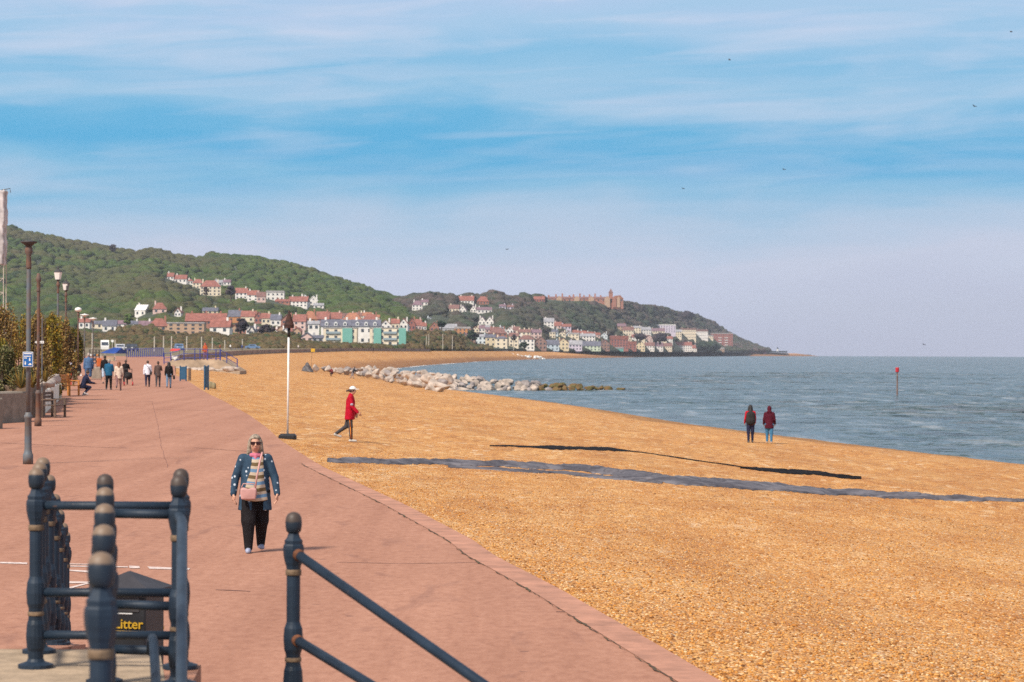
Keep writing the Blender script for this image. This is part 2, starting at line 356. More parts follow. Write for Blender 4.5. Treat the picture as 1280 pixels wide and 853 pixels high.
# sea: one sheet to and past the horizon, with low waves near the shore
def sea_sheet():
    D = np.concatenate([np.arange(70, 330, .6), np.arange(330, 700, 1.4), np.geomspace(700, 16000, 260)])
    nc = 230; u = np.linspace(0, 1, nc) ** 1.25
    V = np.zeros((len(D), nc, 3)); r = np.random.RandomState(5)
    comp = [(2 * math.pi / L, th, r.rand() * 6.28, a) for L, th, a in [(11, .35, .05), (7.3, .55, .045), (5.1, .15, .04), (3.7, .75, .032), (2.9, .3, .026), (2.2, .05, .02), (1.7, .9, .014)]]
    for i, d in enumerate(D):
        X = water(d) - 14 + (.34 * d + 60 - water(d)) * u
        z = np.zeros(nc)
        f = np.clip((1500 - d) / 900, 0, 1) * np.clip((X - water(d) + 4) / 25, .25, 1)
        for kk, th, ph, a in comp:
            p = kk * (d * math.cos(th) + X * math.sin(th) * .5) + ph + 1.2 * np.sin(X * .045 + kk + d * .013)
            z += a * (np.sin(p) + .3 * np.sin(2 * p + .6))
        g = .65 + .5 * np.sin(X * .05 + d * .021) * np.sin(d * .037 - X * .013)
        V[i, :, 0] = X; V[i, :, 1] = d; V[i, :, 2] = -2.0 - d * d / RE2 + z * f * g
    I = np.arange(len(D) * nc).reshape(len(D), nc)
    Q = np.stack([I[:-1, :-1], I[:-1, 1:], I[1:, 1:], I[1:, :-1]], -1).reshape(-1, 4)
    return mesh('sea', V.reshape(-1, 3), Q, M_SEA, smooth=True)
struct(sea_sheet())
def haze():
    V, Fc = box(-3200, 7500, -60, 17000, -30, 260)
    m = bpy.data.materials.new('sea_air'); m.use_nodes = True; t = NT(m.node_tree); t.n.clear()
    v = t.new('ShaderNodeVolumePrincipled', {'Color': (.80, .84, .95, 1), 'Density': HAZE, 'Anisotropy': 0.1})
    t.l.new(v.outputs[0], t.new('ShaderNodeOutputMaterial').inputs['Volume'])
    struct(mesh('haze', V, Fc, m), 'stuff', 'pale sea haze softening the far hills', 'haze')
HAZE = 0.00005
haze()
M_FOAM = mat('foam', (.72, .72, .72), .6, .1, 1.0)
def foam():
    parts = []
    for d0 in np.geomspace(760, 2600, 46):
        if rng.rand() < .35: continue
        n = 7; L = d0 * (.01 + .03 * rng.rand()); V = []
        for q in range(n):
            d = d0 + L * q / (n - 1); t = math.sin(math.pi * q / (n - 1)); x = water(d) + .3 + rng.rand() * .4
            V += [(x, d, -1.93 - d * d / RE2), (x + .2 + 2.6 * t, d, -1.90 - d * d / RE2)]
        parts.append((V, [(2 * q, 2 * q + 1, 2 * q + 3, 2 * q + 2) for q in range(n - 1)]))
    V, Fc = join(parts)
    struct(mesh('surf_foam', V, Fc, M_FOAM), 'stuff', 'thin white surf breaking along the far curve of beach', 'surf')
foam()

# ------------------------------------------------------------------ hills
SK1 = [(-300, 262), (-100, 272), (0, 286), (40, 294), (80, 303), (120, 309), (140, 313), (170, 319), (185, 314), (215, 321), (245, 326), (265, 322), (300, 322), (330, 326), (360, 332), (400, 344), (430, 354), (450, 360), (480, 370), (500, 377), (540, 390), (580, 407), (620, 424), (660, 436), (700, 437)]
SK2 = [(400, 385), (480, 382), (505, 378), (520, 374), (540, 371), (560, 375), (600, 374), (618, 371), (640, 375), (680, 374), (700, 376), (740, 377), (780, 380), (800, 384), (830, 388), (850, 393), (870, 396), (890, 405), (910, 418), (930, 428), (958, 438.5), (990, 440)]
s1x, s1y = map(np.array, zip(*SK1)); s2x, s2y = map(np.array, zip(*SK2))
def hill1(x, v):
    ys = np.interp(x, s1x, s1y); yb = 436.5
    spur = 130 * np.sin(x * .021 + .6) + 90 * np.sin(x * .047 + v * 3)
    db = np.interp(x, [470, 540, 600, 700], [1180, 1420, 1800, 2600])
    d = db + (3000 - db) * np.clip(v, 0, 1) + spur * np.sin(np.clip(v, 0, 1) * math.pi)
    return d, yb + (ys - yb) * v
def hill2(x, v):
    ys = np.interp(x, s2x, s2y); yb = np.minimum(437.5 + (x - 600) * .004, 439)
    db = np.interp(x, [400, 560, 640, 740, 800, 900, 960, 1000], [2000, 1950, 2150, 2750, 3350, 5100, 5750, 6000]); dt = db + 900
    spur = 60 * np.sin(x * .035) + 40 * np.sin(x * .083 + v * 4)
    return db + (dt - db) * np.clip(v, 0, 1) + spur * np.sin(np.clip(v, 0, 1) * math.pi), yb + (ys - yb) * v
def hill_mesh(name, hf, xs):
    vs = np.concatenate([[-.06], np.linspace(0, 1, 26)]); V = []
    for v in vs:
        for x in xs:
            d, y = hf(x, v); V.append(tuple(P(x, y, d)))
    for kk, (dd, dz) in enumerate([(350, -25), (1200, -120)]):
        for x in xs:
            d, y = hf(x, 1.0); p = P(x, y, d); V.append((p.x * (1 + dd / d), d + dd, max(p.z + dz, 3)))
    nx, nv = len(xs), len(vs) + 2
    I = np.arange(nx * nv).reshape(nv, nx)
    Q = np.stack([I[:-1, :-1], I[:-1, 1:], I[1:, 1:], I[1:, :-1]], -1).reshape(-1, 4)
    struct(mesh(name, V, Q, M_HILLSOIL, smooth=True))
hill_mesh('hill', hill1, np.arange(-300, 661, 10)); hill_mesh('headland', hill2, np.arange(400, 991, 8))
def on_hill(hf, x, y):
    vs = np.linspace(0, 1, 400); d, yy = hf(x, vs); i = np.argmin(abs(yy - y)); return float(d[i])

# ------------------------------------------------------------------ buildings
M_WIN = mat('window_glass', (.05, .06, .075), .12, .3, 1.0, spec=.6)
M_FRAME = mat('white_trim', (.72, .70, .66), .6, .08)
WALLS = dict(white=(.78, .72, .66), cream=(.74, .62, .46), yellow=(.68, .55, .36), brick=(.36, .16, .11), red=(.32, .125, .10), orange=(.50, .22, .09), tan=(.46, .30, .20), blue=(.50, .57, .62), green=(.52, .58, .44), lilac=(.60, .52, .60), grey=(.42, .40, .40), pink=(.66, .46, .40), brown=(.28, .17, .14), teal=(.14, .36, .32), pale=(.62, .66, .66))
ROOFS = dict(red=(.27, .10, .075), rust=(.34, .14, .08), slate=(.12, .12, .15), brown=(.20, .10, .085), grey=(.30, .29, .30), purple=(.20, .12, .14), white=(.72, .68, .64), flat=(.34, .31, .30))
def wm(c): return mat('render_' + c, WALLS[c], .85, .10, .35)
def rm(c): return mat('tiles_' + c, ROOFS[c], .8, .22, .5)
_wme = None
HOUSE_RECTS = []
def window(parent, x, y, z, w_, h_):
    global _wme
    if _wme is None:
        V, Fc = box(-.5, .5, -.5, .5, -.5, .5); o = mesh('window', V, Fc, M_WIN, parent); _wme = o.data
    else:
        o = bpy.data.objects.new('window', _wme); col.objects.link(o); o.parent = parent
    o.location = (x, y, z); o.scale = (w_, .10, h_); return o
def house(x0, x1, yg, ye, yr, d, wall, roof, form, look, group=None, yaw=0.0, depth=None, chim=1, win=True, name='house', cat='house', label=None, rows=None):
    """x0..x1, ground, eave and ridge given as photo positions at distance d"""
    xm = (x0 + x1) / 2; g = P(xm, yg, d); px = d / F
    W = (x1 - x0) * px; he = (yg - ye) * px; hr = (ye - yr) * px; D = depth or max(5.0, min(W * .75, 11))
    if form == 'front': D = depth or max(8, W)
    hb = 6 + .0 * he       # foundations run down into the slope
    t = thing(name, label or look, cat, g, yaw, group); HOUSE_RECTS.append((x0 - 1, x1 + 1, yr - 1, yg, d))
    V, Fc = box(-W / 2, W / 2, 0, D, -hb, he); mesh('wall', V, Fc, wm(wall), t)
    o = .35
    if form == 'side':
        V, Fc = prism([(-o, he + .004 - .1), (D + o, he + .004 - .1), (D / 2, he + hr)], -W / 2 - o, W / 2 + o, 'x')
    elif form == 'front':
        V, Fc = prism([(-W / 2 - o, he - .25), (0, he + hr), (W / 2 + o, he - .25), (W / 2 + o, he), (0, he + hr + .35), (-W / 2 - o, he)], -o, D + o, 'y')
        V2, F2 = prism([(-W / 2, he), (W / 2, he), (0, he + hr)], 0, D, 'y'); gb = mesh('gable', V2, F2, wm(wall), t)
    elif form == 'hip':
        i = min(W, D) * .42
        V = [(-W / 2 - o, -o, he), (W / 2 + o, -o, he), (W / 2 + o, D + o, he), (-W / 2 - o, D + o, he), (-W / 2 + i, D / 2, he + hr), (W / 2 - i, D / 2, he + hr)]
        Fc = [(0, 1, 5, 4), (2, 3, 4, 5), (1, 2, 5), (3, 0, 4), (3, 2, 1, 0)]
    else:
        V, Fc = box(-W / 2 - .2, W / 2 + .2, -.2, D + .2, he, he + max(hr, .35))
    r = mesh('roof', V, Fc, rm(roof), t)
    for c in range(chim):
        cx = (-W * .36, W * .36, 0)[c % 3] if chim > 1 else random.choice((-1, 1)) * W * .33
        V, Fc = bbox(cx - .45, cx + .45, D / 2 - .4, D / 2 + .4, he + hr * .4, he + hr + 1.1, .05); mesh('chimney', V, Fc, wm('brick' if wall in ('brick', 'red', 'orange', 'tan') else wall), r)
    if win:
        nr = rows or max(1, int(round(he / 2.9))); ncol = max(2, int(W / 3.0)); ncol = min(ncol, 9)
        for q in range(nr):
            for c in range(ncol):
                zc = he * (q + .55) / nr; xc = -W / 2 + W * (c + .5) / ncol
                window(t, xc, 0.0, zc, min(1.3, W / ncol * .5), min(1.5, he / nr * .5))
        if form == 'front' and hr > 2: window(t, 0, -.05, he + hr * .3, 1.0, 1.0)
    return t
ORD = ['first', 'second', 'third', 'fourth', 'fifth', 'sixth', 'seventh', 'eighth', 'ninth', 'tenth', 'eleventh', 'twelfth', 'thirteenth', 'fourteenth', 'fifteenth', 'sixteenth', 'seventeenth', 'eighteenth']
WN = dict(render='')
RN = dict(red='red-roofed', rust='orange-roofed', slate='slate-roofed', brown='brown-roofed', grey='grey-roofed', purple='purple-roofed', white='white-roofed', flat='flat-roofed')
def cluster(where, group, hf, rows):
    rows = sorted(rows, key=lambda r: r[0] + r[1])
    for i, r in enumerate(rows):
        x0, x1, yg, ye, yr, wall, roof, form = r[:8]; kw = r[8] if len(r) > 8 else {}
        d = kw.pop('d', None) or on_hill(hf, (x0 + x1) / 2, yg)
        wname = {'brick': 'brick', 'red': 'red brick'}.get(wall, wall)
        house(x0, x1, yg, ye, yr, d, wall, roof, form, None, group, label=f'{wname} {RN[roof]} house, {ORD[i]} from left {where}', yaw=kw.pop('yaw', random.uniform(-.12, .12)), **kw)
cluster('in the high row among hillside trees', 'houses high on the wooded hill', hill1, [
    (209, 217, 350, 346, 341, 'white', 'red', 'side'), (218, 233, 354, 349, 343.5, 'white', 'red', 'side'), (234.5, 241, 356, 351.5, 349, 'white', 'red', 'hip'),
    (240.5, 254, 361, 354, 349, 'cream', 'red', 'hip'), (250, 276, 370, 358.5, 350.5, 'cream', 'red', 'hip', dict(chim=2)), (268, 278, 357, 353.5, 350, 'grey', 'grey', 'side'), (279, 288, 357, 353, 349.5, 'white', 'purple', 'side'),
    (294, 309, 374, 366.5, 360, 'white', 'red', 'side'), (309, 323, 376.5, 369, 363, 'white', 'red', 'side'), (321, 332, 378, 371, 365, 'pink', 'brown', 'side'), (333, 355, 376, 366, 363.5, 'white', 'flat', 'flat', dict(chim=0)),
    (344, 362, 380, 377, 374, 'brick', 'red', 'side'), (360, 384, 384, 377, 370.5, 'white', 'red', 'side'), (375, 386, 380, 375, 369, 'white', 'white', 'front'), (386, 397.5, 382, 376, 370, 'white', 'white', 'front'), (392, 404.5, 386, 382, 379, 'white', 'grey', 'side')])
cluster('in the white terrace below the hill', 'white terrace below the hill', hill1, [
    (98, 112, 411, 403, 398, 'white', 'red', 'side'), (113, 128, 411, 405, 401, 'cream', 'slate', 'side'), (128, 145, 415, 407.5, 400, 'white', 'slate', 'side'), (146, 160, 411, 405, 400.5, 'white', 'purple', 'side'), (160, 173, 411, 405, 401, 'white', 'slate', 'side'), (173.5, 189, 412, 407, 401, 'white', 'purple', 'side')])
cluster('among trees just above the lower terraces', 'houses scattered on the lower slope', hill1, [
    (167, 183, 396, 388, 381, 'white', 'white', 'side', dict(yaw=-.5)), (191, 208, 392, 386.5, 378.5, 'pink', 'red', 'hip'), (218, 226, 396, 391, 385.5, 'white', 'red', 'front'), (253, 272, 393, 389, 384.5, 'yellow', 'slate', 'side')])
cluster('in the brick row below the wooded hill', 'brick houses below the wooded hill', hill1, [
    (186, 210, 414, 408, 398, 'tan', 'red', 'hip', dict(d=1265)), (232, 282, 406, 401.5, 391.5, 'brick', 'red', 'side', dict(chim=3, d=1420)), (262, 287, 417, 409, 400, 'white', 'red', 'side', dict(d=1230)),
    (285, 301, 404, 396, 387.5, 'orange', 'slate', 'side'), (301, 318, 404, 396, 388.5, 'cream', 'red', 'side'), (318, 328, 405, 397, 390.5, 'red', 'red', 'front'), (327, 338, 406, 398, 391.5, 'cream', 'red', 'side'), (338, 351, 408, 400, 393, 'white', 'slate', 'side'),
    (351, 366, 410, 400.5, 393.5, 'brick', 'brown', 'front'), (366, 382, 412, 402, 393, 'pink', 'red', 'side'), (380, 396, 410, 399, 389, 'orange', 'rust', 'hip'), (395, 411, 408, 399, 389.5, 'red', 'red', 'side'), (411, 427, 408, 398.5, 390.5, 'pink', 'red', 'side'), (428, 452, 408, 400, 391, 'brick', 'rust', 'hip'), (453, 474, 408, 400.5, 392.5, 'brick', 'red', 'hip'),
    (385, 399, 414, 405, 401, 'white', 'grey', 'side', dict(d=1290))])
cluster('among scrub beside the promenade road', 'low houses behind the scrub', hill1, [
    (311, 317.5, 418, 414, 408.5, 'white', 'slate', 'front', dict(d=1210)), (352, 360.5, 419, 415.5, 410.5, 'white', 'grey', 'front', dict(d=1210)), (376, 391, 428, 421.5, 416.5, 'pink', 'slate', 'front', dict(d=1200)), (390, 404, 428, 422.5, 419, 'grey', 'slate', 'side', dict(d=1200))])
cluster('in the red terrace right of the green flats', 'red roofed terrace by the green flats', hill1, [
    (475, 489, 413, 406.5, 400, 'white', 'red', 'front'), (489, 499, 413, 404.5, 398.5, 'cream', 'red', 'side'), (499, 509.5, 413, 405, 398.5, 'white', 'red', 'front'), (510, 519, 414, 406, 398, 'red', 'red', 'front'), (519, 527, 414, 407, 399, 'pink', 'red', 'side'), (526.5, 533, 414, 408, 403, 'white', 'red', 'side'), (537, 548.5, 415, 409, 403, 'brick', 'red', 'front'), (549, 571, 417, 410.5, 405, 'grey', 'grey', 'side', dict(chim=0))])
cluster('along the skyline ridge among trees', 'houses along the ridge', hill2, [
    (515, 528, 388, 381.5, 376, 'white', 'purple', 'hip'), (526, 535, 382, 378, 374.5, 'white', 'purple', 'side'), (561, 573.5, 391, 386, 381, 'cream', 'brown', 'side'), (574, 582.5, 391, 387.5, 382, 'white', 'purple', 'front'), (588, 595, 391, 387, 382, 'white', 'purple', 'front'), (573, 592, 380, 376, 370, 'white', 'red', 'side', dict(chim=2)), (596, 611, 381, 377, 370.5, 'brick', 'red', 'hip'), (596.5, 615, 392, 387.5, 384, 'white', 'purple', 'side'), (624, 632, 386, 383, 380.5, 'lilac', 'purple', 'side'), (634, 642, 387, 384, 381.5, 'lilac', 'brown', 'side'), (667, 680.5, 378, 374.5, 370.5, 'red', 'red', 'side')])
cluster('on the headland slope above the seafront', 'houses on the headland slope', hill2, [
    (598, 607, 406, 402, 396, 'white', 'purple', 'front'), (607, 617, 406, 402, 396, 'white', 'purple', 'front'), (604, 613.5, 414, 410, 406.5, 'white', 'grey', 'side'), (680, 692.5, 409, 402.5, 397.5, 'white', 'grey', 'side'), (692.5, 701.5, 411, 407.5, 402.5, 'pink', 'red', 'side'), (701.5, 714, 412, 408.5, 405, 'lilac', 'red', 'side'), (687, 694, 423, 415.5, 415, 'cream', 'flat', 'flat', dict(chim=0)), (710, 723.5, 424, 418, 416, 'cream', 'flat', 'flat'), (725, 744, 427, 420.5, 417, 'white', 'grey', 'side'),
    (772, 782.5, 414, 408, 404.5, 'tan', 'purple', 'side'), (779, 792, 420, 413, 408.5, 'cream', 'brown', 'side'), (791, 801, 418, 410, 407.5, 'cream', 'grey', 'side'), (801, 814, 421, 412.5, 409, 'white', 'grey', 'side', dict(chim=2)), (813, 831, 423, 414, 410.5, 'cream', 'purple', 'side', dict(chim=2))])
SEAFRONT = [
    (568, 588, 418, 411, 408.5, 'orange', 'flat', 'flat', dict(chim=0)), (581, 594, 432, 418, 416.5, 'brown', 'purple', 'flat', dict(chim=0)), (593, 608, 431, 421, 418, 'pale', 'grey', 'side'), (607, 619.5, 434, 422, 418, 'yellow', 'slate', 'side'), (611, 634, 424, 417, 409.5, 'brick', 'brown', 'hip', dict(chim=2)), (619, 634, 437.5, 423.5, 420.5, 'cream', 'slate', 'hip'), (636, 648, 434, 420.5, 416, 'cream', 'brown', 'side'), (648, 668, 437.5, 424.5, 419, 'white', 'brown', 'hip'), (647, 663, 423, 415.5, 411.5, 'cream', 'brown', 'side', dict(chim=3)), (663, 677, 424, 416, 412, 'pink', 'purple', 'side', dict(chim=2)), (669, 683, 437.5, 427.5, 421, 'brown', 'brown', 'front'),
    (683, 699, 438.5, 431, 425, 'blue', 'slate', 'side'), (697, 711, 438, 428.5, 423, 'yellow', 'red', 'front'), (711, 727.5, 438.5, 431, 425.5, 'lilac', 'grey', 'side'), (728, 751, 439, 432.5, 426.5, 'green', 'slate', 'side'), (751, 762, 438.5, 430, 425, 'brown', 'purple', 'front')]
cluster('of the seafront before the headland', 'houses along the far seafront', hill2, SEAFRONT)
cluster('of the seafront under the headland tip', 'houses along the seafront under the tip', hill2, [
    (763.5, 785.5, 437, 424.5, 420, 'red', 'red', 'flat', dict(chim=0)), (770, 779.5, 439.5, 436, 434, 'teal', 'grey', 'flat', dict(chim=0, win=False)), (786, 795.5, 439, 430.5, 427, 'red', 'red', 'flat'), (795, 806, 439.5, 432, 426, 'yellow', 'grey', 'front'), (806, 818, 439.5, 432.5, 428, 'white', 'brown', 'side'), (818, 829, 439.5, 433, 428, 'white', 'purple', 'side'), (829, 840, 439.5, 433, 429, 'cream', 'brown', 'side'), (843, 865, 440, 432, 427.5, 'white', 'red', 'side'), (860, 871, 440, 435.5, 431.5, 'white', 'red', 'side'), (898, 905.5, 440.5, 436.5, 434.5, 'tan', 'flat', 'flat', dict(chim=0))])
cluster('of the long pale blocks under the headland trees', 'long blocks under the headland trees', hill2, [
    (816, 844.5, 416, 407, 405.8, 'lilac', 'white', 'flat', dict(chim=0)), (841, 852, 422, 415, 412, 'cream', 'grey', 'side'), (850, 870, 424, 412.5, 410.5, 'cream', 'brown', 'flat', dict(chim=3, rows=3)), (870, 885, 425, 414.5, 412, 'white', 'brown', 'flat', dict(chim=2, rows=3)), (884, 891.5, 424, 420.5, 419, 'cream', 'flat', 'flat', dict(chim=0))])

def row(x0, x1, y0, y1, n, hh_, cols, roofs):
    out = []
    for i in range(n):
        x = x0 + (x1 - x0) * i / n; w_ = (x1 - x0) / n * random.uniform(.85, 1.02); y = y0 + (y1 - y0) * i / n + random.uniform(-.5, .5); h_ = hh_ * random.uniform(.8, 1.15)
        out.append((x, x + w_, y, y - h_ * .58, y - h_, random.choice(cols), random.choice(roofs), random.choice(('side', 'side', 'front'))))
    return out
PALE = ('white', 'white', 'cream', 'pink', 'pale'); RF = ('red', 'brown', 'slate', 'purple')
cluster('in the upper pale row behind the seafront', 'upper pale row behind the seafront', hill2, row(590, 650, 415.5, 419, 7, 9, PALE, RF) + row(690, 760, 420, 424, 8, 8, PALE, RF))
cluster('in the pale row above the brick seafront flats', 'pale row above the brick seafront flats', hill2, row(764, 842, 426.5, 429, 9, 8, PALE, RF))
cluster('in the pale cottage row behind the green scrub', 'pale cottages behind the green scrub', hill1, row(412, 474, 402, 401, 6, 10, PALE, ('red', 'rust', 'brown')) + row(533, 560, 404, 408, 3, 8, PALE, RF))
cluster('in the lowest row beneath the brick terraces', 'lowest row beneath the brick terraces', hill1, row(288, 376, 417, 420, 9, 10, ('white', 'pink', 'brick', 'cream', 'tan'), ('red', 'brown', 'slate')))
# brick flats with rows of windows in front of the red roofs
house(209, 255, 418, 404.5, 403, 1240, 'tan', 'flat', 'flat', None, label='long brown brick flats with three rows of dark windows', name='apartment_block', cat='apartment block', chim=0, depth=9, rows=3)
# red and white flats at the end of the headland
t = house(887, 916, 432.5, 417.5, 416.5, on_hill(hill2, 900, 430), 'red', 'flat', 'flat', None, label='red brick flats with white balconies near headland tip', name='apartment_block', cat='apartment block', chim=2, rows=4)
def balcony(parent, x, z, w_, h_, m, y=-.6):
    V, Fc = bbox(x - w_ / 2, x + w_ / 2, y, -.02, z, z + h_, .04); return mesh('balcony', V, Fc, m, parent)
for q in range(4):
    for x in (-2.5, 9.5): balcony(t, x, .8 + q * 4.6, 6.5, 1.3, M_FRAME)
# the white house with dormers that stands behind the green flats
def slate_house(x0, x1, label):
    d = 1330; t = house(x0, x1, 432, 408, 399.5, d, 'white', 'slate', 'side', None, label=label, name='apartment_block', cat='apartment block', chim=2, depth=10, rows=2)
    W = (x1 - x0) * d / F; he = 24 * d / F
    for q in range(3):
        xx = -W / 2 + W * (q + .6) / 3.2
        V, Fc = prism([(xx - .8, he + .3), (xx + .8, he + .3), (xx + .8, he + 1.5), (xx, he + 2.2), (xx - .8, he + 1.5)], .3, 3.4, 'y'); dm = mesh('dormer', V, Fc, M_FRAME, t); window(dm, xx, .3, he + 1.0, .9, .8)
slate_house(401, 438, 'white flats with grey slate mansard roof behind left green panel')
slate_house(440, 475, 'white flats with dormered slate roof behind the right green panel')
# pale flats with sea-green panels
M_TEAL = mat('green_panel', (.17, .40, .33), .6, .06, .5)
def green_flats(x0, x1, panels, label):
    d = 1265; t = house(x0, x1, 434, 410.5, 409.5, d, 'cream', 'flat', 'flat', None, label=label, name='apartment_block', cat='apartment block', chim=0, depth=10, rows=3)
    px = d / F; xm = (x0 + x1) / 2
    for a, b in panels:
        V, Fc = bbox((a - xm) * px, (b - xm) * px, -.7, .5, 0, 23.5 * px, .05); mesh('cladding_panel', V, Fc, M_TEAL, t)
    free = [(x0 + 1, panels[0][0] - .5), (panels[0][1] + .5, panels[1][0] - .5 if len(panels) > 1 else x1)]
    for a, b in free:
        if b - a < 6: continue
        for q in range(3): balcony(t, ((a + b) / 2 - xm) * px, .2 + q * 2.85, (b - a) * px * .8, 1.0, mat('grey_glass', (.30, .36, .38), .3, .1))
green_flats(404, 446, [(428, 440.5)], 'cream flats with one broad sea-green panel, left of two')
green_flats(462, 503, [(467, 476.5), (498.5, 507.5)], 'cream flats with two sea-green panels, right of two')
# red range with towers and spire on the crest of the headland
def mansion():
    d = on_hill(hill2, 735, 378) + 40; g = P(735, 378.5, d); px = d / F
    t = thing('mansion', 'long red brick range with chimneys and spired tower on the crest', 'mansion', g)
    HOUSE_RECTS.append((684, 784, 362, 377, d))
    V, Fc = box(-50 * px, 30 * px, 0, 14, -8, 5 * px); mesh('wall', V, Fc, wm('brick'), t)
    V, Fc = prism([(-.5, 5 * px - .1), (14.5, 5 * px - .1), (7, 7.5 * px)], -50.5 * px, 30.5 * px, 'x'); r = mesh('roof', V, Fc, rm('brown'), t)
    for i, q in enumerate([-49, -40, -32, -23, -18, -10, -5, 2, 9, 16]):
        V, Fc = bbox((q - 1) * px, (q + 1) * px, 5, 8, 4 * px, (9.5 + (i % 3)) * px, .1); mesh('chimney', V, Fc, wm('brick'), r)
    for q in (-36, -14, 4, 24):
        V, Fc = prism([((q - 3.5) * px, -6), ((q + 3.5) * px, -6), ((q + 3.5) * px, 5 * px), (q * px, 8.5 * px), ((q - 3.5) * px, 5 * px)], -2.5, 8, 'y'); mesh('gable', V, Fc, wm('tan'), t)
    V, Fc = box(30 * px, 44 * px, -3, 10, -8, 5 * px); mesh('wing', V, Fc, wm('brick'), t)
    V, Fc = prism([(30 * px, 5 * px - .2), (44.5 * px, 5 * px - .2), (40 * px, 9.5 * px), (33 * px, 8.5 * px)], -3.3, 10.3, 'y'); mesh('roof', V, Fc, rm('rust'), t)
    for q, a_ in ((33, 'brick'), (38, 'tan')):
        V, Fc = prism([((q - 2) * px, -6), ((q + 2) * px, -6), ((q + 2) * px, 5 * px), (q * px, 8 * px), ((q - 2) * px, 5 * px)], -4.2, 0, 'y'); mesh('gable', V, Fc, wm(a_), t)
    V, Fc = bbox(26 * px, 31 * px, 0, 6, 0, 12.5 * px, .1); tw = mesh('tower', V, Fc, wm('brick'), t)
    V, Fc = hull([(25.6 * px, -.3, 12.5 * px), (31.4 * px, -.3, 12.5 * px), (31.4 * px, 6.3, 12.5 * px), (25.6 * px, 6.3, 12.5 * px), (28.5 * px, 3, 18 * px)]); mesh('spire', V, Fc, rm('brown'), tw)
    for q in range(-47, 28, 6):
        window(t, q * px, -.02, 3 * px, 1.6, 2.0)
    window(t, 42 * px, -3.02, 3 * px, 1.6, 2.2)
mansion()
# bright huts, small lighthouse and breakwater at the tip
M_HUT = mat('magenta_paint', (.62, .25, .50), .6, .1)
for i, (a, b) in enumerate([(937, 944), (944.3, 951), (951.3, 958)]):
    d = 5750; g = P((a + b) / 2, 440.3, d); px = d / F; w_ = (b - a) * px / 2
    t = thing('beach_hut', ['pink beach hut nearest the headland trees', 'middle one of three pink beach huts at headland', 'pink beach hut nearest the open sea'][i], 'hut', g, 0, 'pink beach huts')
    V, Fc = box(-w_, w_, 0, 8, -3, 2.6 * px); mesh('wall', V, Fc, M_HUT, t)
    V, Fc = prism([(-w_ - .2, 2.6 * px - .05), (w_ + .2, 2.6 * px - .05), (0, 4.2 * px)], -.4, 8.4, 'y'); mesh('roof', V, Fc, rm('grey'), t)
d = 6100; t = thing('lighthouse', 'tiny white lighthouse on the low spit past the headland', 'lighthouse', P(972, 441.5, d)); px = d / F
V, Fc = lathe([(2.6, 0), (1.9, 5.2 * px)], 12); mesh('tower', V, Fc, M_FRAME, t)
V, Fc = lathe([(2.3, 5.2 * px), (2.3, 5.5 * px), (1.4, 5.5 * px), (1.4, 6.6 * px), (.2, 7.6 * px)], 12); mesh('lantern', V, Fc, M_WIN, t)
d = 6150; a, b = P(955, 443, d), P(1012, 443.4, 6500)
V, Fc = prism([(a.x, a.y), (b.x, b.y), (b.x + 5, b.y + 20), (a.x, a.y + 40)], -7, a.z - .5, 'z'); tag(mesh('breakwater', V, Fc, M_WALLCONC), 'low dark breakwater running out to sea from the headland', 'breakwater')

# ------------------------------------------------------------------ woods on the hills
import bmesh
def crown_template(seed, sub=2):
    bm = bmesh.new(); bmesh.ops.create_icosphere(bm, subdivisions=sub, radius=1.0)
    V = np.array([v.co[:] for v in bm.verts]); Fc = np.array([[v.index for v in f.verts] for f in bm.faces]); bm.free()
    r = np.random.RandomState(seed); s = np.ones(len(V))
    for _ in range(14):
        c = r.randn(3); c /= np.linalg.norm(c); s += .20 * np.exp(-((V - c) ** 2).sum(1) / .22) * r.uniform(.4, 1.3)
    s += r.uniform(-.13, .13, len(V)); V = V * (s / s.mean())[:, None]
    return V, Fc
TEMPL = [crown_template(i) for i in range(7)]
def crowns(name, pts, m, smooth=False):
    """pts: (x, y, z, radius, height factor)"""
    Vs, Fs, n = [], [], 0
    for i, (x, y, z, r, hfac) in enumerate(pts):
        V, Fc = TEMPL[i % len(TEMPL)]; a = rng.rand() * 6.28; c, s = math.cos(a), math.sin(a)
        W_ = np.stack([V[:, 0] * c - V[:, 1] * s, V[:, 0] * s + V[:, 1] * c, V[:, 2] * hfac], 1) * r + (x, y, z)
        Vs.append(W_); Fs.append(Fc + n); n += len(V)
    return mesh(name, np.vstack(Vs), np.vstack(Fs), m, smooth=smooth)
def clear(x, y, r, d):
    for x0, x1, y0, y1, dh in HOUSE_RECTS:
        if d < dh + 25 and x0 - r < x < x1 + r and y0 - r < y < y1 - .6 + r * .55: return False
    return True
def wood(hf, x0, x1, n, rlo, rhi, v1=1.0):
    out = []
    while len(out) < n:
        x = rng.uniform(x0, x1); v = rng.uniform(-.01, v1) ** .9 if rng.rand() < .8 else rng.uniform(.93, 1.0)
        d, y = hf(x, v); d = float(d); y = float(y)
        if y > 435: pass
        r = rng.uniform(rlo, rhi) * (1.3 if rng.rand() < .12 else 1); rp = r * F / d
        n += 0
        if not clear(x, y - rp * .5, rp, d):
            if rng.rand() < .02: n -= 1
            continue
        p = P(x, y, d); out.append((p.x, p.y, p.z + r * .30, r * 1.25, rng.uniform(.5, .8)))
    return out
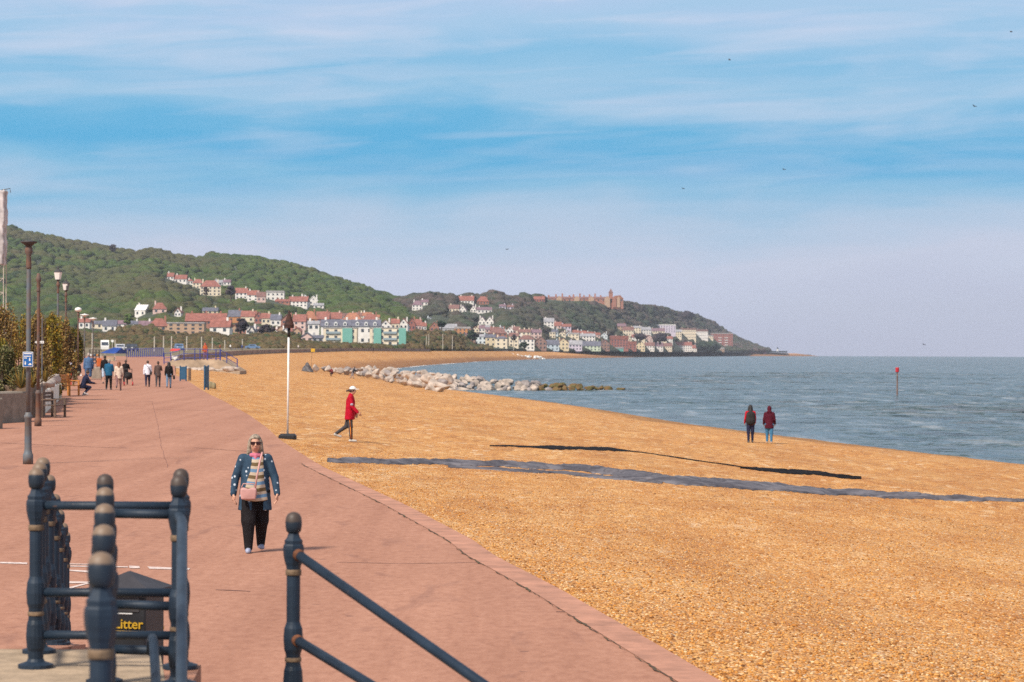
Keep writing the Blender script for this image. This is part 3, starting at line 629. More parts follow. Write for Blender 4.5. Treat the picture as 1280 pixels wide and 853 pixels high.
def woodmat(name, isl, pat, broad, sc1, sc2, dsc):
    """wood canopy: tree colours that change in broad drifts, each crown a little different, leaf mottling"""
    m = bpy.data.materials.new(name); m.use_nodes = True; t = NT(m.node_tree); b = t.n['Principled BSDF']
    gm = t.new('ShaderNodeNewGeometry'); r, pos = gm.outputs['Random Per Island'], gm.outputs['Position']
    def nz(sc_, det): return t.new('ShaderNodeTexNoise', {'Vector': pos, 'Scale': sc_, 'Detail': det, 'Roughness': .55}).outputs[0]
    cc = t.mix(.42, t.ramp(nz(sc1, 4.0), pat), t.ramp(r, isl))
    cc = t.mix(t.ramp(nz(sc2, 2.0), [(.46, 0.0), (.62, .65)]), cc, broad)
    d_ = t.new('ShaderNodeTexNoise', {'Vector': pos, 'Scale': dsc, 'Detail': 4.0, 'Roughness': 0.7}).outputs[0]
    cc = t.mix(1.0, cc, t.ramp(d_, [(0.3, .62), (0.7, 1.35)]), 'MULTIPLY')
    t.l.new(t.new('ShaderNodeBump', {'Strength': .8, 'Distance': 0.7, 'Height': d_}).outputs[0], b.inputs['Normal'])
    t.l.new(cc, b.inputs['Base Color']); b.inputs['Roughness'].default_value = .8; b.inputs['Specular IOR Level'].default_value = .1
    return m
WOOD1 = woodmat('hill_foliage', [(0, (.020, .034, .020)), (.35, (.054, .076, .022)), (.7, (.072, .092, .026)), (.88, (.085, .062, .034)), (1, (.022, .038, .026))], [(.30, (.026, .046, .026)), (.45, (.058, .096, .024)), (.58, (.080, .112, .028)), (.72, (.092, .086, .034))], (.086, .068, .038), .013, .006, .5)
WOOD2 = woodmat('headland_foliage', [(0, (.026, .042, .032)), (.3, (.085, .068, .054)), (.7, (.105, .074, .066)), (.88, (.05, .075, .038)), (1, (.026, .044, .04))], [(.32, (.028, .050, .038)), (.45, (.062, .066, .042)), (.56, (.095, .068, .058)), (.7, (.105, .072, .066))], (.050, .070, .036), .009, .005, .35)
struct(crowns('woodland', wood(hill1, -60, 610, 8500, 1.6, 4.6), WOOD1, True), 'stuff', 'dense mixed green wood covering the long hillside', 'wood')
struct(crowns('headland_wood', wood(hill2, 490, 960, 5200, 2.2, 5.6), WOOD2, True), 'stuff', 'brown and green leafless wood over the headland', 'wood')
# scrub belt between promenade road and town
SCR = leafmat('scrub_foliage', [(0, (.045, .055, .022)), (.3, (.095, .080, .030)), (.55, (.13, .090, .042)), (.8, (.075, .085, .030)), (1, (.035, .06, .025))], (.105, .066, .034), .03, .9)
def scrub():
    pts = []
    SB = [(90, 418), (130, 419), (148, 413), (165, 409), (190, 410), (205, 417), (240, 420), (262, 418), (300, 421), (330, 420), (350, 418), (372, 421), (376, 429), (402, 431), (430, 433), (470, 433), (500, 432), (508, 421), (520, 414), (545, 414), (575, 418), (590, 430), (615, 435)]
    bx, by = map(np.array, zip(*SB))
    for _ in range(2300):
        x = rng.uniform(85, 615); v = rng.rand(); top = np.interp(x, bx, by)
        d = max(900, np.interp(x, [300, 340, 440, 560, 640, 690], [520, 620, 850, 1300, 1800, 2300]) + 70) + 280 * v; y = 437.2 + (top - 437.2) * v
        r = rng.uniform(.8, 2.1); p = P(x, y, d); pts.append((p.x, p.y, p.z, r, .9))
    struct(crowns('scrub', pts, SCR), 'stuff', 'brown and green scrub belt behind the promenade road', 'scrub')
scrub()
# trees that stand out singly
TREE_G = leafmat('tree_foliage', [(0, (.012, .022, .020)), (.5, (.024, .040, .026)), (1, (.045, .062, .032))], None, .1, .8)
TREE_P = leafmat('purple_tree_foliage', [(0, (.030, .026, .034)), (.5, (.045, .036, .042)), (1, (.07, .05, .05))], None, .1, .8)
TREE_L = leafmat('light_tree_foliage', [(0, (.04, .07, .022)), (.5, (.07, .11, .03)), (1, (.11, .14, .045))], None, .1, .8)
M_BARK = mat('bark', (.10, .07, .05), .9, .25, 4.0, .4)
def tree(x, yg, yt, wpx, d, m, label, group='trees standing among the far houses'):
    g = P(x, yg, d); px = d / F; h = (yg - yt) * px; R = wpx * px / 2
    t = thing('tree', label, 'tree', g, 0, group)
    parts = [tube([(0, 0, -3), (.1, 0, h * .35), (0, .1, h * .75)], [R * .14, R * .10, R * .03], 8)]
    for q in range(5):
        a = q * 1.26; parts.append(tube([(0, 0, h * (.3 + .05 * q)), (R * .55 * math.cos(a), R * .55 * math.sin(a), h * (.55 + .05 * q))], [R * .05, R * .015], 6))
    V, Fc = join(parts); mesh('trunk', V, Fc, M_BARK, t)
    pts = []
    for q in range(34):
        a = rng.rand() * 6.28; zz_ = rng.rand(); rr = R * math.sqrt(rng.rand()) * .85 * math.sin(math.pi * (.12 + .8 * zz_)) ** .6
        pts.append((rr * math.cos(a), rr * math.sin(a), h * (.26 + .68 * zz_), R * rng.uniform(.16, .34), .85))
    o = crowns('crown', pts, m); o.parent = t
for a in [(300.5, 419, 398.5, 22, 1205, TREE_P, 'large dark purple tree before the brick row'), (333, 421, 407, 24, 1205, TREE_P, 'broad dark purple tree left of the beach marker cone'), (257.5, 371.5, 358.5, 9, 1750, TREE_P, 'dark tree before the big hip-roofed hillside house'), (288.5, 371.5, 358, 15, 1780, TREE_P, 'dark round tree right of the big hillside house'),
          (141, 316, 306, 10, 2900, TREE_P, 'dark round tree alone on the hill skyline'), (540, 384, 366, 22, 2780, TREE_G, 'tall dark tree on the ridge left of the skyline houses'), (618, 384, 364.5, 15, 2950, TREE_G, 'tall dark tree on the ridge right of red roof'), (844, 396, 389, 7, 4900, TREE_G, 'small lone tree with bare stem on headland skyline'), (860, 402, 389, 18, 4950, TREE_P, 'broad tree crowning the headland skyline'),
          (552, 410, 401, 13, 1700, TREE_G, 'dark green tree above the grey-roofed hall'), (160, 408, 392, 14, 1300, TREE_L, 'light green tree behind the white terrace'), (590, 428, 414, 18, 1800, TREE_G, 'dark tree beside the brown seafront block'), (655, 437, 427, 12, 2050, TREE_G, 'tree before the white seafront houses'), (642, 428, 418, 7, 2080, TREE_P, 'narrow dark tree beside round cream house'), (825, 428, 418, 22, 3500, TREE_P, 'wide dark tree clump between the two pale rows'), (800, 426, 418, 16, 3300, TREE_P, 'dark tree above the yellow gabled house'), (885, 440, 429, 30, 4400, TREE_G, 'wide dark green tree below the red brick flats')]:
    tree(*a)

# ------------------------------------------------------------------ sea wall, roadside posts, cars
def sea_wall():
    D = np.geomspace(372, 1180, 50); V = []
    for d in D:
        x = float(edge(d)); z = float(np.interp(d, _lzd, _lz)); top = max(gz(d) + .1, z + .75)
        V += [(x + .05, d, z - .8), (x + .05, d, top), (x - .5, d, top), (x - .5, d, z - .8)]
    Fc = [(4 * i + q, 4 * i + (q + 1) % 4, 4 * i + 4 + (q + 1) % 4, 4 * i + 4 + q) for i in range(len(D) - 1) for q in range(4)]
    tag(mesh('sea_wall', V, Fc, mat('old_concrete', (.30, .20, .15), .9, .25, .2)), 'low brown sea wall along the top of the far beach', 'wall')
sea_wall()
M_POLE = mat('pale_pole', (.50, .44, .36), .7, .15)
M_DKMET = mat('dark_metal', (.05, .045, .045), .6, .2)
pole0 = None
POLES = [(115.5, 443, 418, 500), (144, 438.5, 426, 640), (193, 438, 422, 600), (204.5, 438, 421.5, 620), (214.5, 438, 421.5, 640), (233.5, 438, 421.5, 660), (252, 436.5, 422, 700), (265.5, 436.5, 423, 720), (281, 436.5, 426, 740), (303, 436, 425, 760), (533, 437, 420, 1300), (536, 437, 418, 1320), (553.5, 437, 418, 1340), (565.5, 437, 420, 1360), (466, 434, 410, 1150), (642, 438, 428, 1900)]
for i, (x, yg, yt, d) in enumerate(POLES):
    g = P(x, yg, d); h = (yg - yt) * d / F
    V, Fc = join([tube([(0, 0, -1.2), (0, 0, h)], [.13 + d * .00004, .10 + d * .00003], 8), ball((0, 0, h), .16, 8, 6)])
    xs = sorted(p[0] for p in POLES)
    tag(mesh('pole', V, Fc, M_POLE, loc=g), f'slim pale pole, {ORD[xs.index(x)]} from left of those along the far road', 'pole', 'poles along the far road')
# round white road sign with red on two posts
d = 560; g = P(140.5, 439, d); px = d / F
t = thing('road_sign', 'white round road sign on a slim post left of parked cars', 'sign', g)
V, Fc = tube([(0, 0, -1), (0, 0, 14 * px)], .07, 8); mesh('post', V, Fc, M_POLE, t)
V, Fc = tube([(0, -.10, 12.5 * px), (0, -.06, 12.5 * px)], .28, 18); mesh('sign_face', V, Fc, M_FRAME, t)
def car(x, y, d, paint, label, rz=0.0, van=False):
    t = thing('van' if van else 'parked_car', label, 'van' if van else 'car', P(x, y, d), rz, None if van else 'cars parked along the far road')
    hh, L = (2.5, 5.2) if van else (1.45, 4.2); w_ = .95 if van else .86
    if van: prof = [(-L / 2, .35), (L / 2, .35), (L / 2, hh), (-L / 2 + .9, hh), (-L / 2 + .25, 1.25), (-L / 2, 1.05)]
    else: prof = [(-L / 2, .35), (L / 2, .35), (L / 2, .85), (L / 2 - .25, .98), (1.25, 1.0), (.75, hh), (-.65, hh), (-1.15, .96), (-L / 2 + .05, .80)]
    V, Fc = prism(prof, -w_, w_, 'x'); V = [(v[0], v[1], v[2]) for v in V]
    mesh('body', V, Fc, mat('car_paint_' + paint, dict(white=(.75, .73, .70), silver=(.45, .45, .48), blue=(.12, .20, .34), dark=(.05, .05, .06), red=(.45, .06, .05))[paint], .3, .05), t)
    gy = (-1.18, -.68) if not van else (-L / 2 + .2, -L / 2 + .86); z0, z1 = (.98, hh - .08) if not van else (1.28, 2.3)
    V = [(-w_ * .85, gy[0] - .03, z0), (w_ * .85, gy[0] - .03, z0), (w_ * .78, gy[1] - .03, z1), (-w_ * .78, gy[1] - .03, z1)]
    V2 = V + [(a, b + .02, c) for a, b, c in V]; mesh('windscreen', V2, [(0, 1, 2, 3), (7, 6, 5, 4), (0, 4, 5, 1), (1, 5, 6, 2), (2, 6, 7, 3), (3, 7, 4, 0)], M_WIN, t)
    for s in (-1, 1):
        V, Fc = bbox(s * w_ * .68 - .17, s * w_ * .68 + .17, -L / 2 - .02, -L / 2 + .1, .62, .78, .02); mesh('headlight', V, Fc, M_FRAME, t)
        V, Fc = box(s * w_ - .01, s * w_ + .01, -.6 if not van else -1.7, .7 if not van else -1.0, z0 + .03, z1 - .1); mesh('side_window', V, Fc, M_WIN, t)
        for yy in (-L * .3, L * .3):
            V, Fc = tube([(s * (w_ - .2), yy, .32), (s * (w_ + .02), yy, .32)], .32, 16); mesh('wheel', V, Fc, M_DKMET, t)
car(131, 438.8, 660, 'white', 'white van parked behind the blue stall canopy', .15, True)
car(150.5, 439.5, 560, 'silver', 'silver car parked right of the white round sign', .1)
car(164.5, 439.5, 540, 'dark', 'dark car parked behind the blue railings', -.1)
car(223.5, 438, 640, 'blue', 'blue car parked behind the beach ramp railings', .25)
car(316, 437, 800, 'blue', 'blue car seen side-on along far promenade', 1.5)
car(415, 436, 1000, 'silver', 'silver car parked before the green panelled flats', 1.5)
car(429, 436, 1000, 'red', 'red car parked before the green panelled flats', 1.5)
car(442, 436, 1010, 'white', 'white car parked before the green panelled flats', 1.5)
car(546, 437.5, 1420, 'white', 'white car parked by boats below the scrub slope', 1.4)

# ------------------------------------------------------------------ boulders
def rock_template(seed):
    r = np.random.RandomState(seed)
    pts = r.randn(16, 3); pts /= np.linalg.norm(pts, axis=1)[:, None]; pts *= r.uniform(.8, 1.08, (16, 1)); pts *= (1.0, r.uniform(.7, 1), r.uniform(.62, .85))
    bm = bmesh.new()
    for p in pts: bm.verts.new(p)
    bmesh.ops.convex_hull(bm, input=bm.verts)
    bmesh.ops.bevel(bm, geom=list(bm.edges), offset=.07, segments=1, affect='EDGES')
    bmesh.ops.triangulate(bm, faces=bm.faces); bmesh.ops.subdivide_edges(bm, edges=bm.edges, cuts=1)
    for v in bm.verts: v.co *= 1 + r.uniform(-.025, .025)
    bm.verts.index_update(); out = [v.co[:] for v in bm.verts], [tuple(v.index for v in f.verts) for f in bm.faces]; bm.free(); return out
M_ROCK = mat('pale_rock', (.42, .34, .28), .9, .3, .9, .5, 4.0)
M_ROCKG = mat('grey_rock', (.27, .23, .215), .9, .3, .9, .5, 4.0)
M_WEED = mat('weedy_rock', (.16, .085, .035), .85, .3, 1.2, .5, 5.0, c2=(.11, .10, .03))
ROCKS = {m: [mesh('boulder', *rock_template(s + o), m) for s in range(6)] for o, m in ((0, M_ROCK), (10, M_ROCKG), (20, M_WEED))}
LAB = {M_ROCK: ('pale boulder heaped on the landward part of rock groyne', 'pale boulders of the rock groyne'), M_ROCKG: ('grey boulder heaped among pale ones in rock groyne', 'grey boulders of the rock groyne'), M_WEED: ('brown weed-covered boulder on the seaward part of rock groyne', 'weedy boulders of the rock groyne')}
_used = set(); ROCKPOS = []
def put_rock(x, y, d, r):
    p = P(x, y, d)
    weed = (x - 600) / 110 + rng.randn() * .25 + (.5 if y < np.interp(x, [560, 700], [473, 482]) else 0) > .75 if x > 560 else False
    m = M_WEED if weed else (M_ROCKG if rng.rand() < .28 else M_ROCK)  # plain grey stone scattered at random among the pale
    src = random.choice(ROCKS[m])
    o = src if src.name not in _used else dup(src); _used.add(src.name)
    o.location = p; o.scale = (r * rng.uniform(.9, 1.3), r, r * rng.uniform(.85, 1.1)); o.rotation_euler = (rng.uniform(-.4, .4), rng.uniform(-.4, .4), rng.rand() * 6.28)
    tag(o, LAB[m][0], 'boulder', LAB[m][1])
fx = [385, 420, 450, 480, 510, 535, 560, 620, 690, 730, 770, 790]; fy = [464, 467, 470, 476, 482, 487, 490.5, 491, 490.5, 490.5, 489.8, 489.4]
tx = [385, 420, 450, 480, 500, 550, 600, 650, 700, 740, 770]; ty = [460, 459, 457.5, 458.5, 461, 466.5, 472.5, 476, 480, 484, 487.5]
fdd = [430, 410, 395, 378, 366, 356, 349, 349, 349, 349, 352, 352]
for x in np.arange(396, 788, 7.4):
    y0, y1, d0 = np.interp(x, fx, fy), np.interp(x, tx, ty), np.interp(x, fx, fdd)
    if x < 556: d0 = beach(x, y0 + 1).y
    nr = max(1, int(round((y0 - y1) / 5.0)))
    for q in range(nr):
        v = q / max(1, nr - 1); r = rng.uniform(.46, .86) * (1.15 if x < 700 else 1) * (.85 if x > 735 else 1)
        yy = y0 - 3 + (y1 + 4 - y0 + 3) * v if nr > 1 else (y0 + y1) / 2 - 1.2
        put_rock(x + rng.uniform(-3, 3) + (3.7 if q % 2 else 0), yy + rng.uniform(-1, 1), d0 + 2 + 22 * v, r)
for kx in ROCKS.values():
    for o in kx:
        if o.name not in _used: bpy.data.objects.remove(o)
# the small groyne far along the bay
far_src = None
for q in range(34):
    x = rng.uniform(640, 682); y = np.interp(x, [640, 682], [444, 448]) + rng.uniform(-1, 1); d = np.interp(x, [640, 682], [1750, 1900])
    V, Fc = rock_template(40 + q % 5)
    if far_src is None or q < 5: far_src = mesh('boulder', V, Fc, M_FRAME if q % 3 else M_ROCK); o = far_src
    else: o = dup(far_src)
    o.location = P(x, y, d); rr = rng.uniform(.7, 1.3); o.scale = (rr * 1.4, rr, rr); o.rotation_euler = (0, 0, rng.rand() * 6)
    tag(o, 'tiny white boulder of the far groyne by the seafront houses', 'boulder', 'boulders of the far groyne')

# ------------------------------------------------------------------ people: signed distances meshed by surface nets
def snet(f, lo, hi, h, sm=1):
    lo, hi = np.array(lo, float), np.array(hi, float); n = np.ceil((hi - lo) / h).astype(int) + 1
    ax = [lo[i] + h * np.arange(n[i]) for i in range(3)]
    G = np.stack(np.meshgrid(*ax, indexing='ij'), -1); v = f(G.reshape(-1, 3)).reshape(n)
    ins = v < 0; C = [(i, j, kk) for i in (0, 1) for j in (0, 1) for kk in (0, 1)]
    def sl(A, c): return A[c[0]:n[0] - 1 + c[0], c[1]:n[1] - 1 + c[1], c[2]:n[2] - 1 + c[2]]
    cnt = sum(sl(ins, c).astype(int) for c in C); act = (cnt > 0) & (cnt < 8)
    S = np.zeros(act.shape + (3,)); N = np.zeros(act.shape)
    for a in C:
        for q in range(3):
            if a[q] == 0:
                b = list(a); b[q] = 1; va, vb = sl(v, a), sl(v, b); m = (va < 0) != (vb < 0)
                t = np.where(m, va / np.where(va == vb, 1, va - vb), 0)
                for r in range(3): S[..., r] += np.where(m, a[r] + (t if r == q else 0), 0)
                N += m
    idx = -np.ones(act.shape, int); I = np.argwhere(act); idx[act] = np.arange(len(I))
    V = lo + h * (I + S[act] / N[act][:, None]); Q = []
    for q in range(3):
        a, b = np.take(ins, range(n[q] - 1), q), np.take(ins, range(1, n[q]), q); E = np.argwhere(a != b)
        o = [r for r in range(3) if r != q]; E = E[(E[:, o[0]] > 0) & (E[:, o[1]] > 0) & (E[:, o[0]] < n[o[0]] - 1) & (E[:, o[1]] < n[o[1]] - 1)]
        if not len(E): continue
        def ci(d0, d1):
            e = E.copy(); e[:, o[0]] += d0; e[:, o[1]] += d1; return idx[e[:, 0], e[:, 1], e[:, 2]]
        qd = np.stack([ci(-1, -1), ci(0, -1), ci(0, 0), ci(-1, 0)], 1); s = a[E[:, 0], E[:, 1], E[:, 2]]
        if q == 1: s = ~s
        qd[~s] = qd[~s][:, ::-1]; Q.append(qd)
    Q = np.vstack(Q); Q = Q[(Q >= 0).all(1)]
    for _ in range(sm):
        A = np.zeros_like(V); c = np.zeros(len(V))
        for i in range(4):
            np.add.at(A, Q[:, i], V[Q[:, (i + 1) % 4]] + V[Q[:, (i + 3) % 4]]); np.add.at(c, Q[:, i], 2)
        V = np.where(c[:, None] > 0, .55 * V + .45 * A / np.maximum(c, 1)[:, None], V)
    return V, [tuple(r) for r in Q]
def rc(Pn, a, b, r1, r2, fl=1.0):
    a, b = np.array(a, float), np.array(b, float); ba = b - a
    t = np.clip(((Pn - a) @ ba) / (ba @ ba + 1e-9), 0, 1); dlt = Pn - a - t[:, None] * ba
    if fl != 1: dlt = dlt * (1, 1 / fl, 1)
    return np.sqrt((dlt ** 2).sum(1)) - (r1 + (r2 - r1) * t)
def el(Pn, c, r):
    q = (Pn - np.array(c)) / np.array(r); kk = np.sqrt((q ** 2).sum(1)); return (kk - 1) * min(r)
def smin(*ds, k=.03):
    r = ds[0]
    for d in ds[1:]:
        hh = np.clip(.5 + .5 * (d - r) / k, 0, 1); r = d * (1 - hh) + r * hh - k * hh * (1 - hh)
    return r
def hand_sdf(s):
    """a relaxed hand hanging from the wrist at the origin; s = +1 for the hand on +X"""
    def f(Q):
        Q = Q * (s, 1, 1); d = smin(rc(Q, (0, -.012, -.01), (0, -.016, -.085), .026, .022, 1.0) , rc(Q, (0, .014, -.02), (0, .018, -.085), .024, .021), k=.03)
        d = np.maximum(d, np.abs(Q[:, 0]) - .017)
        for y, L, c in ((.030, .066, .012), (.010, .076, .014), (-.011, .070, .018), (-.031, .054, .02)):
            k1, k2, k3 = (-.004, y, -.088), (-c, y * 1.02, -.088 - L * .55), (-c * 2.4 - .006, y, -.088 - L)
            d = np.minimum(d, np.minimum(rc(Q, k1, k2, .0105, .0095), rc(Q, k2, k3, .0095, .008)))
        return smin(d, rc(Q, (0, .030, -.025), (-.014, .052, -.062), .015, .012), rc(Q, (-.014, .052, -.062), (-.022, .054, -.092), .012, .009), k=.012)
    return f
HANDS = {s: snet(hand_sdf(s), (-.07, -.07, -.2), (.07, .09, .03), .0075, 1) for s in (1, -1)}
SKIN = mat('skin', (.52, .28, .19), .6, .08, 8.0); SKIN2 = mat('tanned_skin', (.40, .19, .12), .6, .08, 8.0)
def cloth(name, c, var=.16, sc_=9.0, **kw): return mat('cloth_' + name, c, .9, var, sc_, 1.0, 11.0, spec=.15, **kw)
def rotz(p, a): return Vector((p[0] * math.cos(a) - p[1] * math.sin(a), p[0] * math.sin(a) + p[1] * math.cos(a), p[2]))
def person(loc, heading, label, group=None, h=1.68, legs=((12, 6), (-14, 22)), arms=((8, 12), (-10, 14)), armout=7, lean=2, bulk=1.0, nod=6,
           coat=('dark', (.03, .03, .035), .80, 1.0), trs=('dark', (.03, .03, .035), 1.0), shoe=(.08, .07, .07), hair=((.06, .04, .03), 'short'), skin=None, voxel=.024, extra=None, shorts=False, sit=False, hood=False, skirt_out=.0):
    """a standing or walking figure; local +Y is where it faces. legs: (swing, knee bend), arms: (swing, elbow bend) for right (+X) and left"""
    k = h / 1.68; skin = skin or SKIN; J = {}
    for s, (a, b), (u, v_) in ((1, *[legs[0]], *[arms[0]]), (-1, *[legs[1]], *[arms[1]])):
        hip = np.array((s * .092, 0, .90)); a1 = rad(a); a2 = rad(a - b)
        kn = hip + .43 * np.array((s * .02, math.sin(a1), -math.cos(a1))); an = kn + .40 * np.array((0, math.sin(a2), -math.cos(a2)))
        J['hip', s], J['kn', s], J['an', s] = hip, kn, an
        sh = np.array((s * .175 * (1 + .25 * (bulk - 1)), math.sin(rad(lean)) * .5, .90 + .49 * math.cos(rad(lean))))
        u1 = rad(u); u2 = rad(u + v_); o = math.sin(rad(armout)) * s
        e = sh + .285 * np.array((o * 1.4, math.sin(u1), -math.cos(u1))); wv = e + .24 * np.array((o * .5, math.sin(u2), -math.cos(u2)))
        J['sh', s], J['el', s], J['wr', s] = sh, e, wv; J['ha', s] = u2
    low = min(J['an', 1][2], J['an', -1][2]); dz = .075 - low
    for q in J:
        if q[0] != 'ha': J[q] = (J[q] + (0, 0, dz)) * k
    ly = math.sin(rad(lean)); pz = (.93 + dz) * k
    chest = np.array((0, ly * .36 * k, pz + .33 * k)); neck = np.array((0, ly * .54 * k, pz + .53 * k)); head = neck + np.array((0, (.02 + .0025 * nod) * k, .155 * k))
    pel = np.array((0, 0, pz))
    b = bulk
    def body(Q):
        d = smin(rc(Q, pel, chest, .115 * b * k, .125 * b * k, .72), rc(Q, J['sh', 1] - (.03, 0, 0), J['sh', -1] + (.03, 0, 0), .06 * k, .06 * k), rc(Q, chest, neck, .09 * k, .052 * k), k=.05)
        for s in (1, -1):
            d = smin(d, rc(Q, J['hip', s], J['kn', s], .082 * k * (b * .5 + .5), .052 * k), rc(Q, J['kn', s], J['an', s], .052 * k, .036 * k), rc(Q, J['sh', s], J['el', s], .046 * k, .037 * k), rc(Q, J['el', s], J['wr', s], .037 * k, .026 * k), k=.02)
            d = np.minimum(d, rc(Q, J['an', s] + (0, -.03 * k, -.045 * k), J['an', s] + (0, .12 * k, -.05 * k), .032 * k, .026 * k))
        hd = smin(el(Q, head, (.074 * k, .092 * k, .115 * k)), el(Q, head + (0, .03 * k, -.055 * k), (.05 * k, .055 * k, .06 * k)), rc(Q, neck - (0, 0, .02), head + (0, -.01, -.05 * k), .055 * k, .05 * k), k=.025)
        hd = smin(hd, rc(Q, head + (0, .085 * k, .0), head + (0, .108 * k, -.03 * k), .011 * k, .015 * k), k=.014)
        for s in (1, -1): hd = smin(hd, el(Q, head + (s * .078 * k, -.01, -.005), (.012 * k, .022 * k, .032 * k)), k=.008)
        return smin(d, hd, k=.02)
    R = .75 * k; lo = (-R * .72 * b, -R, -.02); hi = (R * .72 * b, R, head[2] + .16 * k)
    parts = [snet(body, lo, hi, voxel, 1)]
    for s in (1, -1):
        V, Fc = HANDS[s]; a = J['ha', s]; V = V * k
        V = np.stack([V[:, 0], V[:, 1] * math.cos(a) - V[:, 2] * math.sin(a), V[:, 1] * math.sin(a) + V[:, 2] * math.cos(a)], 1) + J['wr', s]; parts.append((V, Fc))
    t = thing('person', label, 'person', loc, heading, group)
    V, Fc = join(parts); mesh('body', V, Fc, skin, t, True)
    # trousers
    def trousers(Q):
        f = trs[2]; d = rc(Q, pel + (-.07 * b * k, 0, -.03), pel + (.07 * b * k, 0, -.03), .105 * b * k, .105 * b * k, .95)
        for s in (1, -1):
            bg_ = trs[3] if len(trs) > 3 else 1.0; lo_ = rc(Q, J['kn', s], J['an', s] + (0, 0, .0), .070 * f * k * bg_, .052 * f * k)
            if shorts: lo_ = rc(Q, J['kn', s], J['kn', s] + (0, 0, -.01), .078 * f * k, .078 * f * k)
            d = smin(d, rc(Q, J['hip', s], J['kn', s], .104 * f * k * (b * .4 + .6), .074 * f * k * (trs[3] if len(trs) > 3 else 1.0)), lo_, k=.03)
        return d
    V, Fc = snet(trousers, lo, hi, voxel, 1); mesh('trousers', V, Fc, cloth(trs[0], trs[1]), t, True)
    # coat with sleeves
    hem = coat[2] * k * (1 if not sit else .6)
    def jacket(Q):
        f = coat[3]; tor = smin(rc(Q, (0, pel[1], hem - .02), chest, (.172 + skirt_out) * b * f * k, .158 * b * f * k, .74), rc(Q, J['sh', 1] - (.04 * k, 0, .01), J['sh', -1] + (.04 * k, 0, -.01), .082 * f * k, .082 * f * k), rc(Q, chest, neck + (0, 0, .02), .13 * k, .072 * k), k=.04)
        tor = np.maximum(tor, hem - Q[:, 2])
        for s in (1, -1):
            tor = smin(tor, smin(rc(Q, J['sh', s], J['el', s], .072 * f * k, .060 * f * k), rc(Q, J['el', s], J['wr', s], .060 * f * k, .048 * f * k), k=.01), k=.018)
        if hood: tor = smin(tor, el(Q, head + (0, -.02 * k, .012 * k), (.105 * k, .125 * k, .14 * k)), el(Q, neck + (0, -.08 * k, .02), (.12 * k, .07 * k, .09 * k)), k=.03)
        if extra and 'open' in extra:
            x0, x1 = extra['open']; tor = np.maximum(tor, -np.maximum(np.maximum(x0 * k - Q[:, 0], Q[:, 0] - x1 * k), .035 - Q[:, 1]))
        return tor
    V, Fc = snet(jacket, lo, hi, voxel, 1); mesh('jacket', V, Fc, coat[4] if len(coat) > 4 else cloth(coat[0], coat[1]), t, True)
    # shoes
    for s in (1, -1):
        an = J['an', s]
        fd = np.array((0, math.cos(0), 0)); pitch = -.5 if an[2] > .14 * k else 0
        tip = an + (s * .012, .15 * k, -.045 * k + pitch * .1); hl = an + (0, -.03 * k, -.035 * k)
        V, Fc = snet(lambda Q: np.maximum(smin(rc(Q, hl, tip, .046 * k, .038 * k), rc(Q, hl, an, .045 * k, .045 * k), k=.02), an[2] - .075 * k - Q[:, 2] + pitch * .3), an - .2, an + .26, .016, 1)
        mesh('shoe', V, Fc, mat('shoe_%.2f_%.2f' % shoe[:2], shoe, .7, .1, 12.0), t, True)
    if hair and not hood:
        hc, style = hair
        def hs(Q):
            d = el(Q, head + (0, -.012 * k, .022 * k), ((.097 if style == 'long' else .090) * k, .104 * k, .116 * k))
            if style == 'long':
                d = smin(d, rc(Q, head + (0, -.035 * k, -.02), neck + (0, -.06 * k, -.05 * k), .085 * k, .075 * k), k=.03)
                for s in (1, -1): d = smin(d, rc(Q, head + (s * .072 * k, 0, .01), neck + (s * .100 * k, .015, -.025), .038 * k, .034 * k), k=.02)
            if style == 'tail': d = smin(d, rc(Q, head + (0, -.09 * k, .01), head + (0, -.19 * k, -.01 * k), .04 * k, .03 * k), k=.02)
            face = np.maximum(np.maximum(head[1] + .028 * k - Q[:, 1], Q[:, 2] - head[2] - .062 * k), np.abs(Q[:, 0]) - .062 * k)
            return np.maximum(d, -face) if style == 'long' else np.maximum(np.maximum(d, -face), head[2] - (.03 if style == 'short' else .06) * k - Q[:, 2] - np.where(Q[:, 1] < head[1] - .02, .07 * k, 0))
        V, Fc = snet(hs, head - .32, head + .2, min(voxel, .016), 1); mesh('hair', V, Fc, mat('hair_%.2f' % hc[0], hc, .7, .5, 26.0, .8, 30.0), t, True)
    if not (extra and 'no_eyes' in extra):
        for s in (1, -1):
            V, Fc = ball(head + (s * .030 * k, .080 * k, .010 * k), .010 * k, 8, 6); mesh('eye', V, Fc, M_DKMET, t, True)
    t['J'] = 0; del t['J']
    return t, J, dict(head=head, neck=neck, chest=chest, pel=pel, k=k)
BACK = 0.0; FRONT = math.pi
def legsw(a): return ((a, 5), (-a, a * 1.4))

# --- the woman walking towards the camera
m = bpy.data.materials.new('striped_knit'); m.use_nodes = True; t = NT(m.node_tree)
oz = t.new('ShaderNodeSeparateXYZ', {0: t.new('ShaderNodeTexCoord').outputs['Object']}).outputs
zw = t.math('ADD', oz[2], t.math('MULTIPLY', t.math('ABSOLUTE', oz[0]), -.12))
fr = t.math('FRACT', t.math('MULTIPLY', zw, 1 / .175))
t.l.new(t.ramp(fr, [(0, (.47, .38, .28)), (.24, (.12, .23, .36)), (.5, (.47, .38, .28)), (.72, (.13, .085, .035))], 'CONSTANT'), t.n['Principled BSDF'].inputs['Base Color']); t.n['Principled BSDF'].inputs['Roughness'].default_value = .9
M_KNIT = m
m = bpy.data.materials.new('dotted_denim'); m.use_nodes = True; t = NT(m.node_tree)
vo = t.new('ShaderNodeTexVoronoi', {'Vector': t.new('ShaderNodeTexCoord').outputs['Object'], 'Scale': 13.0, 'Randomness': .7}).outputs['Distance']
